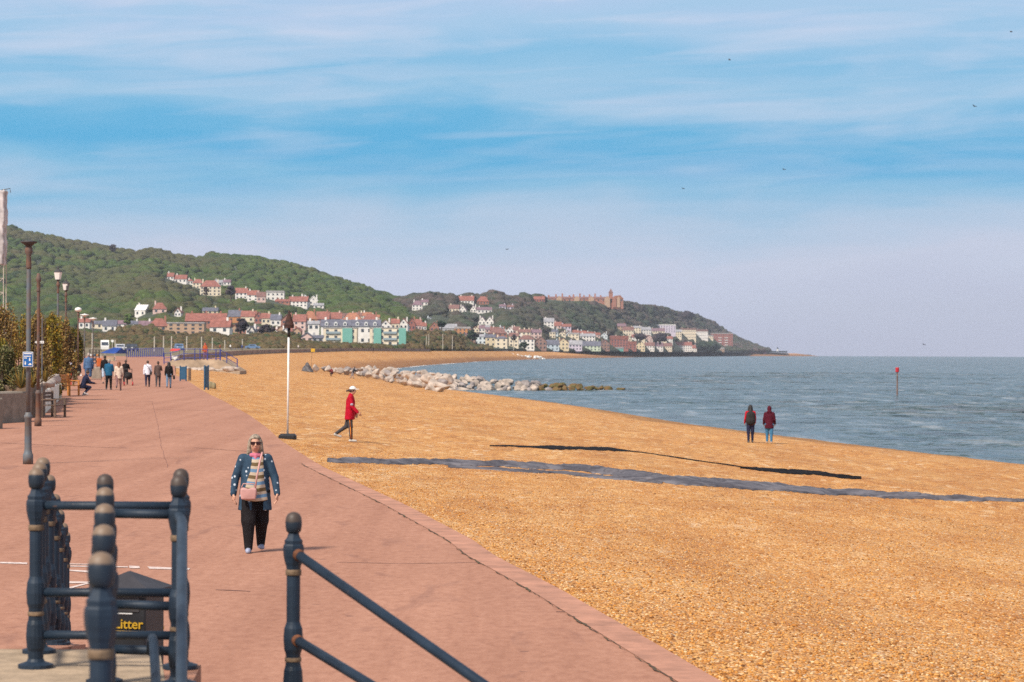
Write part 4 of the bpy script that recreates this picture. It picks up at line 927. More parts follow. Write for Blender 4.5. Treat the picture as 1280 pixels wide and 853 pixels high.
nz = t.new('ShaderNodeTexNoise', {'Vector': t.new('ShaderNodeTexCoord').outputs['Object'], 'Scale': 14.0, 'Detail': 5.0}).outputs[0]
t.l.new(t.mix(t.ramp(vo, [(.17, 1.0), (.24, 0.0)]), t.ramp(nz, [(.3, (.008, .030, .060)), (.7, (.022, .060, .105))]), (.50, .56, .62)), t.n['Principled BSDF'].inputs['Base Color']); t.n['Principled BSDF'].inputs['Roughness'].default_value = .85
M_DENIM = m
wp = prom(318.5, 690.5)
t, J, B = person(wp, FRONT + .14, 'grey-haired woman in blue dotted jacket and striped top with pink bag walking towards us', None, h=1.555, legs=((13, 6), (-11, 14)), arms=((-4, 18), (5, 14)), armout=15, bulk=1.22, lean=0, nod=2,
    coat=('denim', (.03, .07, .13), .62, 1.0, M_DENIM), trs=('black', (.014, .012, .013), 1.17, 1.22), shoe=(.30, .32, .42), hair=((.27, .215, .16), 'long'), voxel=.0125, skirt_out=.035, extra=dict(open=(-.115, .055), no_eyes=1))
k = B['k']; pel, chest, neck, head = B['pel'], B['chest'], B['neck'], B['head']
V, Fc = snet(lambda Q: np.maximum(smin(rc(Q, (0, .012, .70), chest, .205, .165, .80), rc(Q, chest, neck, .12, .06), k=.04), .70 - Q[:, 2]), (-.35, -.3, .5), (.35, .3, 1.5), .014, 1); mesh('jumper', V, Fc, M_KNIT, t, True)
M_PINK = mat('pink_leather', (.50, .27, .24), .6, .12, 6.0); M_SCARF = cloth('scarf', (.50, .15, .21))
V, Fc = snet(lambda Q: np.maximum(smin(el(Q, (.10, .225, .83), (.112, .045, .10)), np.maximum(np.maximum(np.abs(Q[:, 0] - .1) - .095, np.abs(Q[:, 1] - .225) - .035), np.abs(Q[:, 2] - .80) - .065), k=.03), Q[:, 2] - .875 - .3 * np.abs(Q[:, 0] - .1)), (-.1, .1, .65), (.32, .34, 1.1), .011, 1)
bag = mesh('handbag', V, Fc, M_PINK, t, True)
V, Fc = tube([(.01, .225, .87), (-.01, .225, 1.03), (-.05, .19, 1.22), (-.085, .10, 1.345), (-.10, 0, 1.375), (-.09, -.09, 1.33)], .013, 8); mesh('strap', V, Fc, M_PINK, bag, True)
V, Fc = tube([(.205, .225, .87), (.17, .225, .945), (.03, .225, .945), (-.005, .225, .87)], .008, 6); mesh('handle', V, Fc, M_PINK, bag, True)
V, Fc = snet(lambda Q: smin(rc(Q, neck + (-.05, .05, -.02), neck + (.05, .05, -.02), .035, .035), rc(Q, neck + (0, .07, -.03), neck + (.0, .09, -.10), .022, .016), k=.03), neck - .25, neck + .25, .012, 1); mesh('scarf', V, Fc, M_SCARF, t, True)
hz = float(head[2]); hy = float(head[1])
parts = [bbox(s * .036 - .031, s * .036 + .031, hy + .078, hy + .096, hz - .018, hz + .024, .006) for s in (1, -1)] + [tube([(-.075, hy + .0, hz + .012), (-.068, hy + .085, hz + .014), (.068, hy + .085, hz + .014), (.075, hy, hz + .012)], .005, 6)]
mesh('sunglasses', *join(parts), mat('dark_lens', (.03, .008, .008), .15, .1, 3.0), t)
V, Fc = tube([(-.026, hy + .083, hz - .062), (0, hy + .091, hz - .065), (.026, hy + .083, hz - .062)], [.004, .007, .004], 6); mesh('mouth', V, Fc, mat('lips', (.38, .12, .10), .5), t, True)

# --- the woman in red crossing the shingle
rp = beach(437, 552.5); rp.z += .0
t, J, B = person(rp, rad(-92), 'woman in bright red jacket and white cap walking over the shingle', None, h=1.60, legs=((5, 2), (-15, 40)), arms=((12, 34), (2, 24)), armout=6, lean=4, nod=14, bulk=1.1, skirt_out=.015,
    coat=('red', (.40, .006, .022), .70, 1.08), trs=('charcoal', (.06, .055, .06), .96), shoe=(.45, .42, .38), hair=((.05, .03, .025), 'tail'), voxel=.017)
hd = B['head']
V, Fc = snet(lambda Q: np.maximum(np.maximum(el(Q, hd + (0, 0, .03), (.094, .108, .112)), hd[2] + .035 - Q[:, 2]), -10.), hd - .2, hd + .25, .014, 1); cap = mesh('cap', V, Fc, M_FRAME, t, True)
V, Fc = snet(lambda Q: el(Q, hd + (0, .125, .042), (.072, .085, .012)), hd - .25, hd + .25, .012, 1); mesh('peak', V, Fc, M_FRAME, cap, True)
for s in (1, -1):
    V, Fc = join([tube([J['hip', s] + (s * .088, 0, -.05), J['kn', s] + (s * .066, .0, 0)], .016, 6), tube([J['kn', s] + (s * .066, 0, 0), J['an', s] + (s * .050, 0, .03)], .016, 6)]); mesh('side_stripe', V, Fc, cloth('orange', (.62, .20, .03)), t, True)
V, Fc = bbox(J['el', 1][0] + .02, J['el', 1][0] + .075, J['el', 1][1] - .05, J['el', 1][1] + .04, J['el', 1][2] + .03, J['el', 1][2] + .10, .02); mesh('arm_pocket', V, Fc, cloth('grey_patch', (.38, .35, .42)), t)

# --- the couple near the water
cp = beach(938, 553.5)
t, J, B = person(cp, rad(4), 'person in dark waistcoat over red sleeves standing near the water', None, h=1.66, legs=((5, 2), (-4, 6)), arms=((6, 30), (6, 30)), lean=3, coat=('bright_red', (.42, .008, .02), .80, 1.0), trs=('navy', (.02, .022, .05), 1.05), hood=False, hair=((.025, .022, .022), 'long'), voxel=.02)
V, Fc = snet(lambda Q: smin(el(Q, (0, -.06, 1.02), (.235, .165, .24)), el(Q, (0, -.06, 1.25), (.205, .15, .20)), k=.06), (-.4, -.5, .6), (.4, .4, 1.7), .02, 1); bp = mesh('waistcoat', V, Fc, cloth('pack', (.028, .026, .026)), t, True)
cp = beach(961.5, 554.5)
person(cp, rad(-6), 'person in long maroon hooded coat and jeans standing near the water', None, h=1.64, legs=((-3, 2), (9, 12)), arms=((2, 34), (2, 34)), armout=9, lean=2, coat=('maroon', (.072, .008, .018), .70, 1.12), trs=('jeans', (.05, .17, .30), 1.05), shoe=(.42, .28, .18), hood=True, bulk=1.1, voxel=.02)

# --- walkers on the promenade, all seen from behind
def walker(x, y, hpx, head, label, **kw):
    p = prom(x, y); h = hpx * p.y / F / 1.0
    return person(p, head, label, 'walkers on the promenade', h=max(1.5, min(1.95, h)), voxel=.028, **kw)
t, J, B = walker(184.5, 484, 32, rad(6), 'walker in white jacket with dark trousers and shoulder bag', legs=legsw(12), coat=('white', (.70, .68, .74), .80, 1.08), trs=('navy', (.02, .022, .05), 1.0), bulk=1.05)
V, Fc = join([tube([(-.12, -.15, 1.38), (.10, -.17, 1.1), (.2, -.12, .9)], .012, 6), bbox(.16, .26, -.16, .0, .74, .92, .02)]); mesh('shoulder_bag', V, Fc, cloth('pack', (.028, .026, .026)), t)
walker(197.5, 484, 30, rad(3), 'walker in brown hooded jacket, middle of the three ahead', legs=legsw(9), arms=((30, 60), (5, 10)), coat=('brown', (.10, .065, .055), .72, 1.05), trs=('charcoal', (.06, .055, .06), 1.0))
t, J, B = walker(211, 485.5, 31, rad(3), 'walker in black coat and pale jeans carrying a dark bag', legs=legsw(10), coat=('black', (.014, .012, .013), .74, 1.08), trs=('pale_jeans', (.14, .22, .32), 1.0), hair=((.03, .02, .02), 'long'))
V, Fc = bbox(.24, .36, -.06, .08, .52, .76, .03); mesh('carried_bag', V, Fc, cloth('pack', (.028, .026, .026)), t)
walker(136, 487.5, 37, rad(-2), 'grey-haired man in teal blue jacket and black trousers', legs=legsw(9), arms=((14, 60), (14, 60)), coat=('teal_blue', (.018, .10, .19), .80, 1.12), trs=('black', (.014, .012, .013), 1.05), hair=((.32, .27, .23), 'short'), bulk=1.12)
walker(148.5, 488.5, 35, rad(4), 'woman with auburn hair in cream coat and pink trousers', legs=((8, 2), (-18, 40)), coat=('cream', (.60, .48, .38), .72, 1.05), trs=('dusty_pink', (.22, .12, .11), .98), hair=((.20, .08, .04), 'long'))
walker(131, 480, 34, rad(10), 'man in black jacket and pale shorts behind the teal jacket', legs=legsw(8), coat=('black', (.014, .012, .013), .82, 1.05), trs=('pale_blue', (.40, .48, .58), 1.05), shorts=True, hair=((.03, .02, .02), 'short'))
walker(110.5, 480, 37, rad(5), 'man in blue shirt and blue shorts standing with bare legs', legs=((3, 2), (-3, 2)), coat=('mid_blue', (.07, .13, .24), .86, 1.1), trs=('denim_shorts', (.05, .10, .20), 1.15), shorts=True, hair=((.35, .28, .24), 'short'), shoe=(.55, .5, .48), bulk=1.1)
walker(97.5, 477, 25, rad(150), 'person in black top with pale logo sitting by the hedge', legs=((60, 70), (60, 70)), coat=('black', (.014, .012, .013), .80, 1.05), trs=('khaki', (.16, .14, .08), 1.1), sit=True)
walker(87.5, 474, 22, rad(200), 'person in white top resting on the pale seat by hedge', legs=((55, 70), (60, 75)), coat=('white', (.70, .68, .74), .82, 1.05), trs=('khaki', (.16, .14, .08), 1.0), sit=True)
t, J, B = walker(157, 481, 29, rad(0), 'person in black pushing a small pram ahead of cream coat', legs=legsw(10), arms=((35, 40), (35, 40)), coat=('black', (.014, .012, .013), .76, 1.08), trs=('black', (.014, .012, .013), 1.0))
def pram(x, y):
    p = prom(x, y); t = thing('pram', 'dark folding pram with red wheels pushed along the promenade', 'pram', p, .1)
    V, Fc = snet(lambda Q: np.maximum(el(Q, (0, .1, .62), (.24, .34, .26)), -el(Q, (0, .25, .85), (.2, .3, .2))), (-.4, -.4, .2), (.4, .6, 1.1), .035, 1); mesh('seat', V, Fc, cloth('pack', (.028, .026, .026)), t, True)
    V, Fc = join([tube([(s * .22, -.35, 1.02), (s * .22, .1, .5), (s * .24, .42, .12)], .018, 6) for s in (1, -1)] + [tube([(s * .22, .2, .55), (s * .25, -.2, .12)], .018, 6) for s in (1, -1)] + [tube([(-.22, -.35, 1.02), (.22, -.35, 1.02)], .02, 6)]); mesh('frame', V, Fc, M_DKMET, t)
    for s in (1, -1):
        for yy in (-.2, .42):
            V, Fc = tube([(s * .23, yy, .12), (s * .29, yy, .12)], .12, 14); mesh('wheel', V, Fc, mat('red_rubber', (.40, .03, .03), .6), t)
pram(160.5, 482.2)
# seated person in navy leaning on the orange bench
p = prom(102.5, 494.5); person(p, rad(-60), 'person in navy hoodie crouching beside the orange bench', None, h=1.62, legs=((80, 125), (70, 115)), arms=((30, 50), (30, 50)), lean=28, nod=20, coat=('navy', (.02, .022, .07), .36, 1.15), trs=('navy', (.02, .022, .05), 1.0), shoe=(.6, .58, .56), hair=((.06, .04, .03), 'short'), voxel=.028)
# people far off on the beach
p = beach(440.5, 473.5); person(p, rad(-70), 'person in dark jacket bending over by the pale boulders', None, h=1.6, legs=((10, 4), (-10, 20)), arms=((50, 40), (40, 40)), lean=38, coat=('dark', (.03, .03, .035), .82, 1.2), trs=('grey_trs', (.25, .23, .25), 1.0), voxel=.03)
p = beach(415, 470.5); person(p, rad(160), 'small figure in dark red sitting on the shingle by boulders', None, h=1.5, legs=((85, 100), (80, 95)), arms=((40, 60), (40, 60)), lean=22, coat=('dark_red', (.16, .015, .02), .34, 1.25), trs=('dark', (.03, .03, .035), 1.0), voxel=.03)
p = prom(256.5, 449.5); d = 330
person(P(256.5, 449.8, 300), rad(150), 'person in orange and red jacket on the railed beach ramp', None, h=1.7, legs=legsw(8), coat=('orange_red', (.40, .09, .03), .80, 1.1), trs=('purple', (.18, .10, .20), 1.0), hair=((.40, .03, .03), 'long'), voxel=.03)
def far_person(x, y, hp, d, c, label):
    person(P(x, y, d), rng.uniform(-3, 3), label, 'people on the far promenade and beach', h=hp * d / F, legs=legsw(8), coat=('far_%.2f' % c[0], c, .78, 1.1), voxel=.045)
far_person(338.5, 445.5, 7.5, 800, (.03, .03, .035), 'dark figure standing at the foot of far sea wall')
far_person(466.5, 441.5, 7, 900, (.04, .04, .05), 'dark figure below the green flats on far beach')
far_person(373, 437.5, 6.5, 900, (.6, .5, .45), 'figure in pale top on far promenade right of marker cone')
far_person(288, 437.5, 7, 740, (.7, .68, .66), 'figure in white on the far promenade beside poles')
far_person(302.5, 438.5, 7.5, 720, (.05, .07, .2), 'figure in blue on the far promenade beside poles')
far_person(275, 438, 7, 740, (.45, .10, .05), 'figure in rust red on the far promenade beside poles')

# ------------------------------------------------------------------ iron railings in the foreground
def m_iron(name, base, lo=.66):
    m = bpy.data.materials.new(name); m.use_nodes = True; t = NT(m.node_tree); b = t.n['Principled BSDF']; o = t.new('ShaderNodeTexCoord').outputs['Object']
    n = t.new('ShaderNodeTexNoise', {'Vector': o, 'Scale': 16.0, 'Detail': 6.0, 'Roughness': .7}).outputs[0]; n2 = t.new('ShaderNodeTexNoise', {'Vector': o, 'Scale': 5.0, 'Detail': 4.0}).outputs[0]
    cc = t.mix(t.ramp(n2, [(.35, 0.0), (.7, .7)]), base, tuple(x * 2.2 + .004 for x in base)); cc = t.mix(t.ramp(n, [(lo, 0.0), (lo + .05, .85)]), cc, (.13, .065, .035))
    t.l.new(cc, b.inputs['Base Color']); t.l.new(t.ramp(n2, [(.3, .42), (.7, .68)]), b.inputs['Roughness']); b.inputs['Specular IOR Level'].default_value = .4
    t.l.new(t.new('ShaderNodeBump', {'Strength': .5, 'Distance': .006, 'Height': n}).outputs[0], b.inputs['Normal']); return m
M_NAVY = m_iron('navy_ironwork', (.005, .013, .025))
M_RUSTP = mat('rusted_iron', (.17, .06, .025), .8, .3, 12.0, .5, 30.0)
M_WORN = mat('worn_tan_paint', (.17, .11, .065), .75, .3, 18.0, .4, 40.0)
M_SLATEP = mat('blue_grey_iron', (.030, .046, .068), .5, .2, 8.0, spec=.5)
def worn_ball(name, lim, worn):
    m = bpy.data.materials.new(name); m.use_nodes = True; t = NT(m.node_tree)
    o = t.new('ShaderNodeTexCoord').outputs['Object']; z = t.new('ShaderNodeSeparateXYZ', {0: o}).outputs[2]
    n = t.new('ShaderNodeTexNoise', {'Vector': o, 'Scale': 22.0, 'Detail': 4.0}).outputs[0]
    f = t.ramp(t.math('ADD', t.math('SUBTRACT', z, .6), t.math('MULTIPLY', t.math('SUBTRACT', n, .5), .03)), [(lim - .6, 0.0), (lim - .592, 1.0)])
    t.l.new(t.mix(f, (.006, .015, .028), worn), t.n['Principled BSDF'].inputs['Base Color']); t.n['Principled BSDF'].inputs['Roughness'].default_value = .55; return m
M_BALL_TAN = worn_ball('ball_worn_tan', 1.030, (.19, .125, .08)); M_BALL_DK = worn_ball('ball_worn_dark', 1.012, (.06, .04, .03))
PROF_LOW = [(.095, 0), (.095, .02), (.05, .035), (.042, .05)]
PROF = [(.042, .05), (.042, .09), (.048, .11), (.053, .17), (.048, .235), (.042, .255), (.039, .28)]
PROF2 = [(.039, .30), (.04, .32), (.048, .345), (.052, .40), (.048, .455), (.040, .475), (.036, .49), (.036, .735)]
PROF3 = [(.036, .765), (.040, .785), (.046, .803), (.053, .838), (.055, .872), (.053, .892), (.047, .900), (.048, .918), (.037, .930), (.031, .945), (.028, .957)]
RINGS = [(.043, .280), (.044, .283), (.044, .298), (.043, .301)], [(.041, .735), (.042, .738), (.042, .762), (.041, .765)]
BALLP = [(.026, .955), (.039, .968), (.043, .990), (.044, 1.015), (.041, 1.040), (.031, 1.058), (.014, 1.067), (.002, 1.069)]
_post = None
def post(parent, loc, ball_m=M_BALL_TAN, ring_m=M_WORN):
    """cast iron post: shaft with two octagonal collars, worn rings and a ball on top"""
    global _post
    if _post is None:
        sh = mesh('post', *join([lathe(PROF_LOW + PROF, 16), lathe(PROF2, 16), lathe(PROF3, 8)]), M_NAVY, None)
        bl = mesh('ball_finial', *lathe(BALLP, 20), None, sh, True); rg = [mesh('ring', *lathe(r, 16), None, sh, True) for r in RINGS]
        for o in (bl, *rg): o.data.materials.append(M_NAVY)
        _post = (sh, bl, rg); first = True
        for pl in sh.data.polygons: pl.use_smooth = False
        out = _post
    else:
        sh = dup(_post[0]); out = (sh, dup(_post[1], sh), [dup(r, sh) for r in _post[2]])
    sh, bl, rg = out; sh.parent = parent; sh.location = loc
    for o, mm in ((bl, ball_m), (rg[0], ring_m), (rg[1], ring_m)):
        o.material_slots[0].link = 'OBJECT'; o.material_slots[0].material = mm
    return sh
def rail(parent, pts, r=.024, m=M_NAVY, name='rail'): return mesh(name, *tube(pts, r, 12), m, parent, True)
PZ = 1.05                                   # top of the raised concrete terrace
def fx(x, y, d): return P(x, y, d)
RH = (.868, .404, .176)
rl = thing('railing', 'navy cast iron railing of ball-topped posts on the concrete terrace', 'railing', (0, 0, 0))
rowx = lambda x0, d0, d: x0 - .142 * (d - d0)
# middle row of posts, one behind another
mid = [(P(127.5 + q * 1.0, 700, 8.9).x if q == 0 else 0, d) for q, d in enumerate((8.9, 10.3, 11.7, 13.1, 14.5))]
mx0 = P(127, 700, 8.9).x; MID = [Vector((P(x, 600, d).x, d, PZ)) for x, d in ((127, 8.9), (130, 10.3), (131, 11.7), (131.5, 13.1), (131.5, 14.5))]
for q in MID: post(rl, q, M_BALL_TAN if q.y < 14 else M_BALL_DK)
# left row: level on the terrace, then down the ramp
LEFT = []
for d in (15.2, 15.95, 16.7): LEFT.append(Vector((P(45.5, 600, 15.2).x - .142 * (d - 15.2), d, PZ)))
for d in (18.5, 20.5, 22.5, 24.5, 26): LEFT.append(Vector((LEFT[0].x - .142 * (d - 15.2), d, PZ * (1 - (d - 16.9) / 9.3))))
for q in LEFT: post(rl, q)
A = Vector((P(226, 640, 15.2).x, 15.2, PZ)); Bp = Vector((P(223.5, 640, 14.4).x, 14.4, PZ))
for q in (A, Bp): post(rl, q, M_BALL_DK)
for z in RH:
    up = Vector((0, 0, z))
    for a, b in zip(MID[:-1], MID[1:]): rail(rl, [a + up, b + up], .022)
    for a, b in zip(LEFT[:-1], LEFT[1:]): rail(rl, [a + up, b + up], .022)
    rail(rl, [LEFT[0] + up, A + up]); rail(rl, [MID[-1] + up, Bp + up])
rail(rl, [Bp + Vector((.0, -.02, .868)), Bp + Vector((.03, -.12, .84)), Vector((P(227, 853, 12.9).x, 12.9, PZ + .868 - .80)), Vector((P(232, 960, 11.9).x, 11.9, PZ + .868 - 1.30))], .027, M_SLATEP, 'handrail')
p0 = P(189, 817, 14.4); rail(rl, [p0, P(189, 801, 14.36), P(190.5, 798, 14.3), P(192, 803, 14.15), P(195, 853, 13.3), P(199, 930, 12.3)], .024, M_NAVY, 'handrail')
# right-hand post with its two sloping rails
rr = thing('handrail', 'navy handrail of two sloping pipes on one ball-topped post, right of railing', 'handrail', (0, 0, 0))
RP = Vector((P(366.5, 800, 15).x, 15, H - (640 - EYE + 1.1) * 15 / F - 1.069)); post(rr, RP, M_BALL_DK)
for (xa, ya), (xb, yb), zc in (((372, 686), (600, 853), .86), ((371, 793), (458, 853), .404)):
    a = RP + Vector((0, 0, zc)); e1 = P(xb, yb, 13.6 if ya < 700 else 14.3); dv = (e1 - a).normalized()
    rail(rr, [a, a + dv * .07], .031, M_RUSTP, 'rail_socket'); rail(rr, [a + dv * .06, e1, e1 + dv * 1.0], .026)
# the ground they stand on: terrace, its narrow ramp kerb and the stair block below the frame
V, Fc = prism([(rowx(-1.93, 15.7, 16.15), 16.15), (rowx(-1.93, 15.7, 9.3), 9.3), (rowx(-1.93, 15.7, 6), 6), (-9, 6), (-9, 16.15)][::-1], -.3, PZ, 'z')
tag(mesh('terrace', V, Fc, M_CONC), 'low sandy concrete terrace under the navy railing', 'terrace')
V, Fc = hull([(LEFT[2].x - .12 - .142 * 0, 16.17, -.2), (LEFT[2].x + .16, 16.17, -.2), (LEFT[2].x - .12, 16.17, PZ), (LEFT[2].x + .16, 16.17, PZ), (LEFT[-1].x - .14, 26.3, -.1), (LEFT[-1].x + .14, 26.3, -.1), (LEFT[-1].x - .14, 26.3, .03), (LEFT[-1].x + .14, 26.3, .03)])
tag(mesh('ramp_wall', V, Fc, M_PROM), 'narrow sloping wall under the descending left row of posts', 'wall')
V, Fc = prism([(A.x - .09, 15.4), (A.x + .09, 15.4), (Bp.x + .10, 13.6), (Bp.x - .10, 13.6)][::-1], -.2, PZ - .003, 'z'); tag(mesh('stair_wall', V, Fc, M_PROM), 'narrow pink wall under the two right posts of railing', 'wall')
V, Fc = prism([(-2.1, 11.0), (1.4, 11.0), (.9, 13.2), (-.9, 15.25), (-1.3, 15.25)][::-1], -.2, RP.z, 'z'); tag(mesh('landing', V, Fc, M_CONC), 'concrete landing under the right handrail post', 'landing')

# ------------------------------------------------------------------ litter bin
M_BINBLK = mat('black_plastic', (.018, .018, .020), .5, .15, 6.0); M_BINTOP = mat('bin_roof', (.035, .032, .036), .6, .2, 5.0); M_YEL = mat('yellow_vinyl', (.62, .36, .02), .6, .08, 4.0)
bp_ = Vector((P(161, 740, 20).x, 20, .0)); bz = rad(-13)
bn = thing('litter_bin', 'black litter bin with pitched roof and yellow lettering behind the railing', 'bin', bp_, bz)
ztop = H - (716 - EYE) * 20 / F; zr = H - (737.5 - EYE) * 20 / F
V, Fc = bbox(-.195, .195, -.19, .19, .02, zr - .015, .012); mesh('body', V, Fc, M_BINBLK, bn)
V, Fc = hull([(s * .245, q * .24, zr - .012) for s in (1, -1) for q in (1, -1)] + [(s * .245, q * .24, zr + .006) for s in (1, -1) for q in (1, -1)] + [(0, -.03, ztop), (0, .03, ztop)]); mesh('roof', V, Fc, M_BINTOP, bn)
V, Fc = bbox(-.15, .15, -.197, -.185, zr - .15, zr - .03, .004); mesh('opening', V, Fc, M_DKMET, bn)
def text(parent, s, size, loc, m, rot=(rad(90), 0, 0), align='CENTER', name='lettering'):
    cu = bpy.data.curves.new(name, 'FONT'); cu.body = s; cu.size = size; cu.align_x = align; cu.extrude = .0015; cu.offset = size * .012
    o = bpy.data.objects.new('tmp', cu); col.objects.link(o); dg = bpy.context.evaluated_depsgraph_get(); dg.update()
    me = bpy.data.meshes.new_from_object(o.evaluated_get(dg)); bpy.data.objects.remove(o); me.materials.clear(); me.materials.append(m)
    q = bpy.data.objects.new(name, me); col.objects.link(q); q.parent = parent; q.location = loc; q.rotation_euler = rot; return q
text(bn, 'Litter', .095, (.073, -.198, zr - .262), M_YEL)
V, Fc = join([box(-.196, .14, -.194, -.1905, zr - .30, zr - .278), box(.15, .196, -.194, -.1905, zr - .30, zr - .278), box(.191, .1945, -.19, .19, zr - .30, zr - .278)]); mesh('yellow_band', V, Fc, M_YEL, bn)
V, Fc = bbox(-.16, .10, -.196, -.19, zr - .165, zr - .155, .002); mesh('lip', V, Fc, M_FRAME, bn)

# ------------------------------------------------------------------ lamp posts
M_LAMPCOL = mat('lamp_grey_paint', (.115, .135, .155), .55, .2, 2.5, c2=(.15, .115, .09))
M_RUSTCOL = mat('lamp_rust_brown', (.16, .075, .045), .75, .3, 2.0, c2=(.10, .085, .08))
M_OPAL = mat('opal_glass', (.80, .76, .70), .3, .03)
def lamp(x, y, ytop, head, label, m=M_LAMPCOL, m2=M_RUSTCOL, p=None):
    p = p or prom(x, y); h = (y - ytop) * p.y / F
    t = thing('lamp_post', label, 'lamp post', p, 0, 'lamp posts along the promenade')
    V, Fc = lathe([(.12, 0), (.12, .22), (.10, .26), (.088, .32), (.085, .36), (.080, 1.05), (.098, 1.07), (.098, 1.12), (.07, 1.16), (.065, 1.2)], 14); mesh('base', V, Fc, m2, t, True)
    top = h if head in ('cap', 'bare') else h - .62
    V, Fc = lathe([(.056, 1.18), (.054, top * .55), (.050, top - .4), (.048, top)], 12); mesh('shaft', V, Fc, m, t, True)
    V, Fc = lathe([(.056, top - .62), (.066, top - .58), (.062, top - .5), (.055, top - .3), (.088, top - .24), (.088, top - .14), (.06, top - .10), (.05, top)], 12); mesh('collar', V, Fc, M_RUSTCOL, t, True)
    if head == 'cap':
        V, Fc = lathe([(.05, top - .12), (.10, top - .06), (.19, top - .01), (.20, top + .02), (.12, top + .03), (.05, top + .04)], 14); mesh('cap', V, Fc, M_DKMET, t, True)
    elif head in ('lantern', 'lantern_dark'):
        V, Fc = lathe([(.06, top), (.12, top + .05), (.145, top + .07)], 6); mesh('gallery', V, Fc, M_DKMET, t)
        V, Fc = lathe([(.135, top + .07), (.205, top + .44)], 6); mesh('glass', V, Fc, M_OPAL, t)
        V, Fc = lathe([(.225, top + .44), (.225, top + .46), (.08, top + .58), (.05, top + .60), (.05, top + .64), (.015, top + .75)], 6); mesh('lid', V, Fc, M_DKMET, t)
        if head == 'lantern_dark':
            V, Fc = prism([(.03, top + .07), (.15, top + .07), (.225, top + .43), (.03, top + .43)], -.16, -.10, 'y'); mesh('dark_plate', V, Fc, M_DKMET, t)  # dark plate over one half of the glass
    elif head == 'globe':
        V, Fc = ball((0, 0, top + .18), .22, 14, 10, (1.2, 1.2, .8)); mesh('glass', V, Fc, M_OPAL, t, True)
    elif head == 'flat':
        V, Fc = lathe([(.06, top), (.16, top + .10), (.42, top + .18), (.40, top + .22), (.12, top + .27), (.02, top + .32)], 16); mesh('shade', V, Fc, M_OPAL, t, True)
    return t
l1 = lamp(35, 580.5, 303, 'cap', 'nearest grey lamp post carrying the blue sign, no lantern', m2=M_LAMPCOL)
lamp(47.5, 533, 342, 'bare', 'bare rust-brown post without lantern beside the concrete planter', m=M_RUSTCOL)
lamp(72, 496, 336, 'lantern', 'lamp post with pale glass lantern by the wooden benches')
lamp(82, 487, 351, 'lantern_dark', 'lamp post with half-dark lantern behind the pale lantern', m=M_RUSTCOL)
lamp(97.5, 470, 380, 'globe', 'rust lamp post with round pale globe above hedge', m=M_RUSTCOL)
lamp(105.5, 461, 388, 'flat', 'distant lamp post with flat white shade, left of two')
lamp(116, 458, 393, 'flat', 'distant lamp post with flat white shade, right of two')
# blue information sign on the nearest lamp post
M_SIGNB = mat('sign_blue', (.015, .11, .34), .45, .04)
p = prom(35, 580.5); d = p.y - .13; c = P(35, 449.5, d); px = d / F
sg = thing('information_sign', 'blue sign with white border and pictograms clamped to nearest lamp post', 'sign', c)
V, Fc = bbox(-6.5 * px, 6.5 * px, -.012, .012, -9.5 * px, 9.5 * px, .004); mesh('border', V, Fc, M_FRAME, sg)
V, Fc = box(-5.7 * px, 5.7 * px, -.016, -.0125, -8.7 * px, 8.7 * px); mesh('panel', V, Fc, M_SIGNB, sg)
parts = [box(-4.9 * px, 4.9 * px, -.020, -.0165, 6.6 * px, 7.9 * px), box(-4.9 * px, 3.8 * px, -.020, -.0165, 3.4 * px, 4.5 * px), box(-4.9 * px, -1.2 * px, -.020, -.0165, 1.2 * px, 2.2 * px)]
mesh('text_line', *join(parts), M_FRAME, sg)
for i, (cx, cz) in enumerate([(2.3, -.2), (-3.2, -4.8), (2.6, -5.8)]):
    parts = [tube([(cx * px, -.020, (cz + 1.6) * px), (cx * px, -.0165, (cz + 1.6) * px)], .75 * px, 10), box((cx - .8) * px, (cx + .8) * px, -.020, -.0165, (cz - 1.7) * px, (cz + .8) * px)] if i < 2 else [box((cx - 2) * px, (cx + 2) * px, -.020, -.0165, (cz - 1.2) * px, (cz - .2) * px), box((cx - .9) * px, (cx + 1.4) * px, -.020, -.0165, (cz - .2) * px, (cz + 1) * px)]
    mesh('pictogram', *join(parts), M_FRAME, sg)
V, Fc = join([lathe([(.074, -.02), (.074, .02)], 12, (0, .13, 6 * px)), lathe([(.074, -.02), (.074, .02)], 12, (0, .13, -6 * px))]); mesh('clamp', V, Fc, M_DKMET, sg)
# small finger sign on a grey stem behind the bare post
p = P(52.5, 470, 100); px = 100 / F
fs = thing('finger_sign', 'short grey stem with small white finger sign above the planter', 'sign', p)
V, Fc = tube([(0, 0, -.6), (0, 0, 73 * px)], .022, 8); mesh('stem', V, Fc, M_LAMPCOL, fs)
V, Fc = prism([(-7 * px, 40.5 * px), (-9 * px, 42 * px), (-7 * px, 43.5 * px), (2.5 * px, 43.5 * px), (2.5 * px, 40.5 * px)], -.05, -.035, 'y'); mesh('arm', V, Fc, M_FRAME, fs)
V, Fc = join([box(-6 * px + q * 2.0 * px, -5 * px + q * 2.0 * px, -.054, -.0505, 41.4 * px, 42.5 * px) for q in range(4)]); mesh('lettering', V, Fc, M_DKMET, fs)

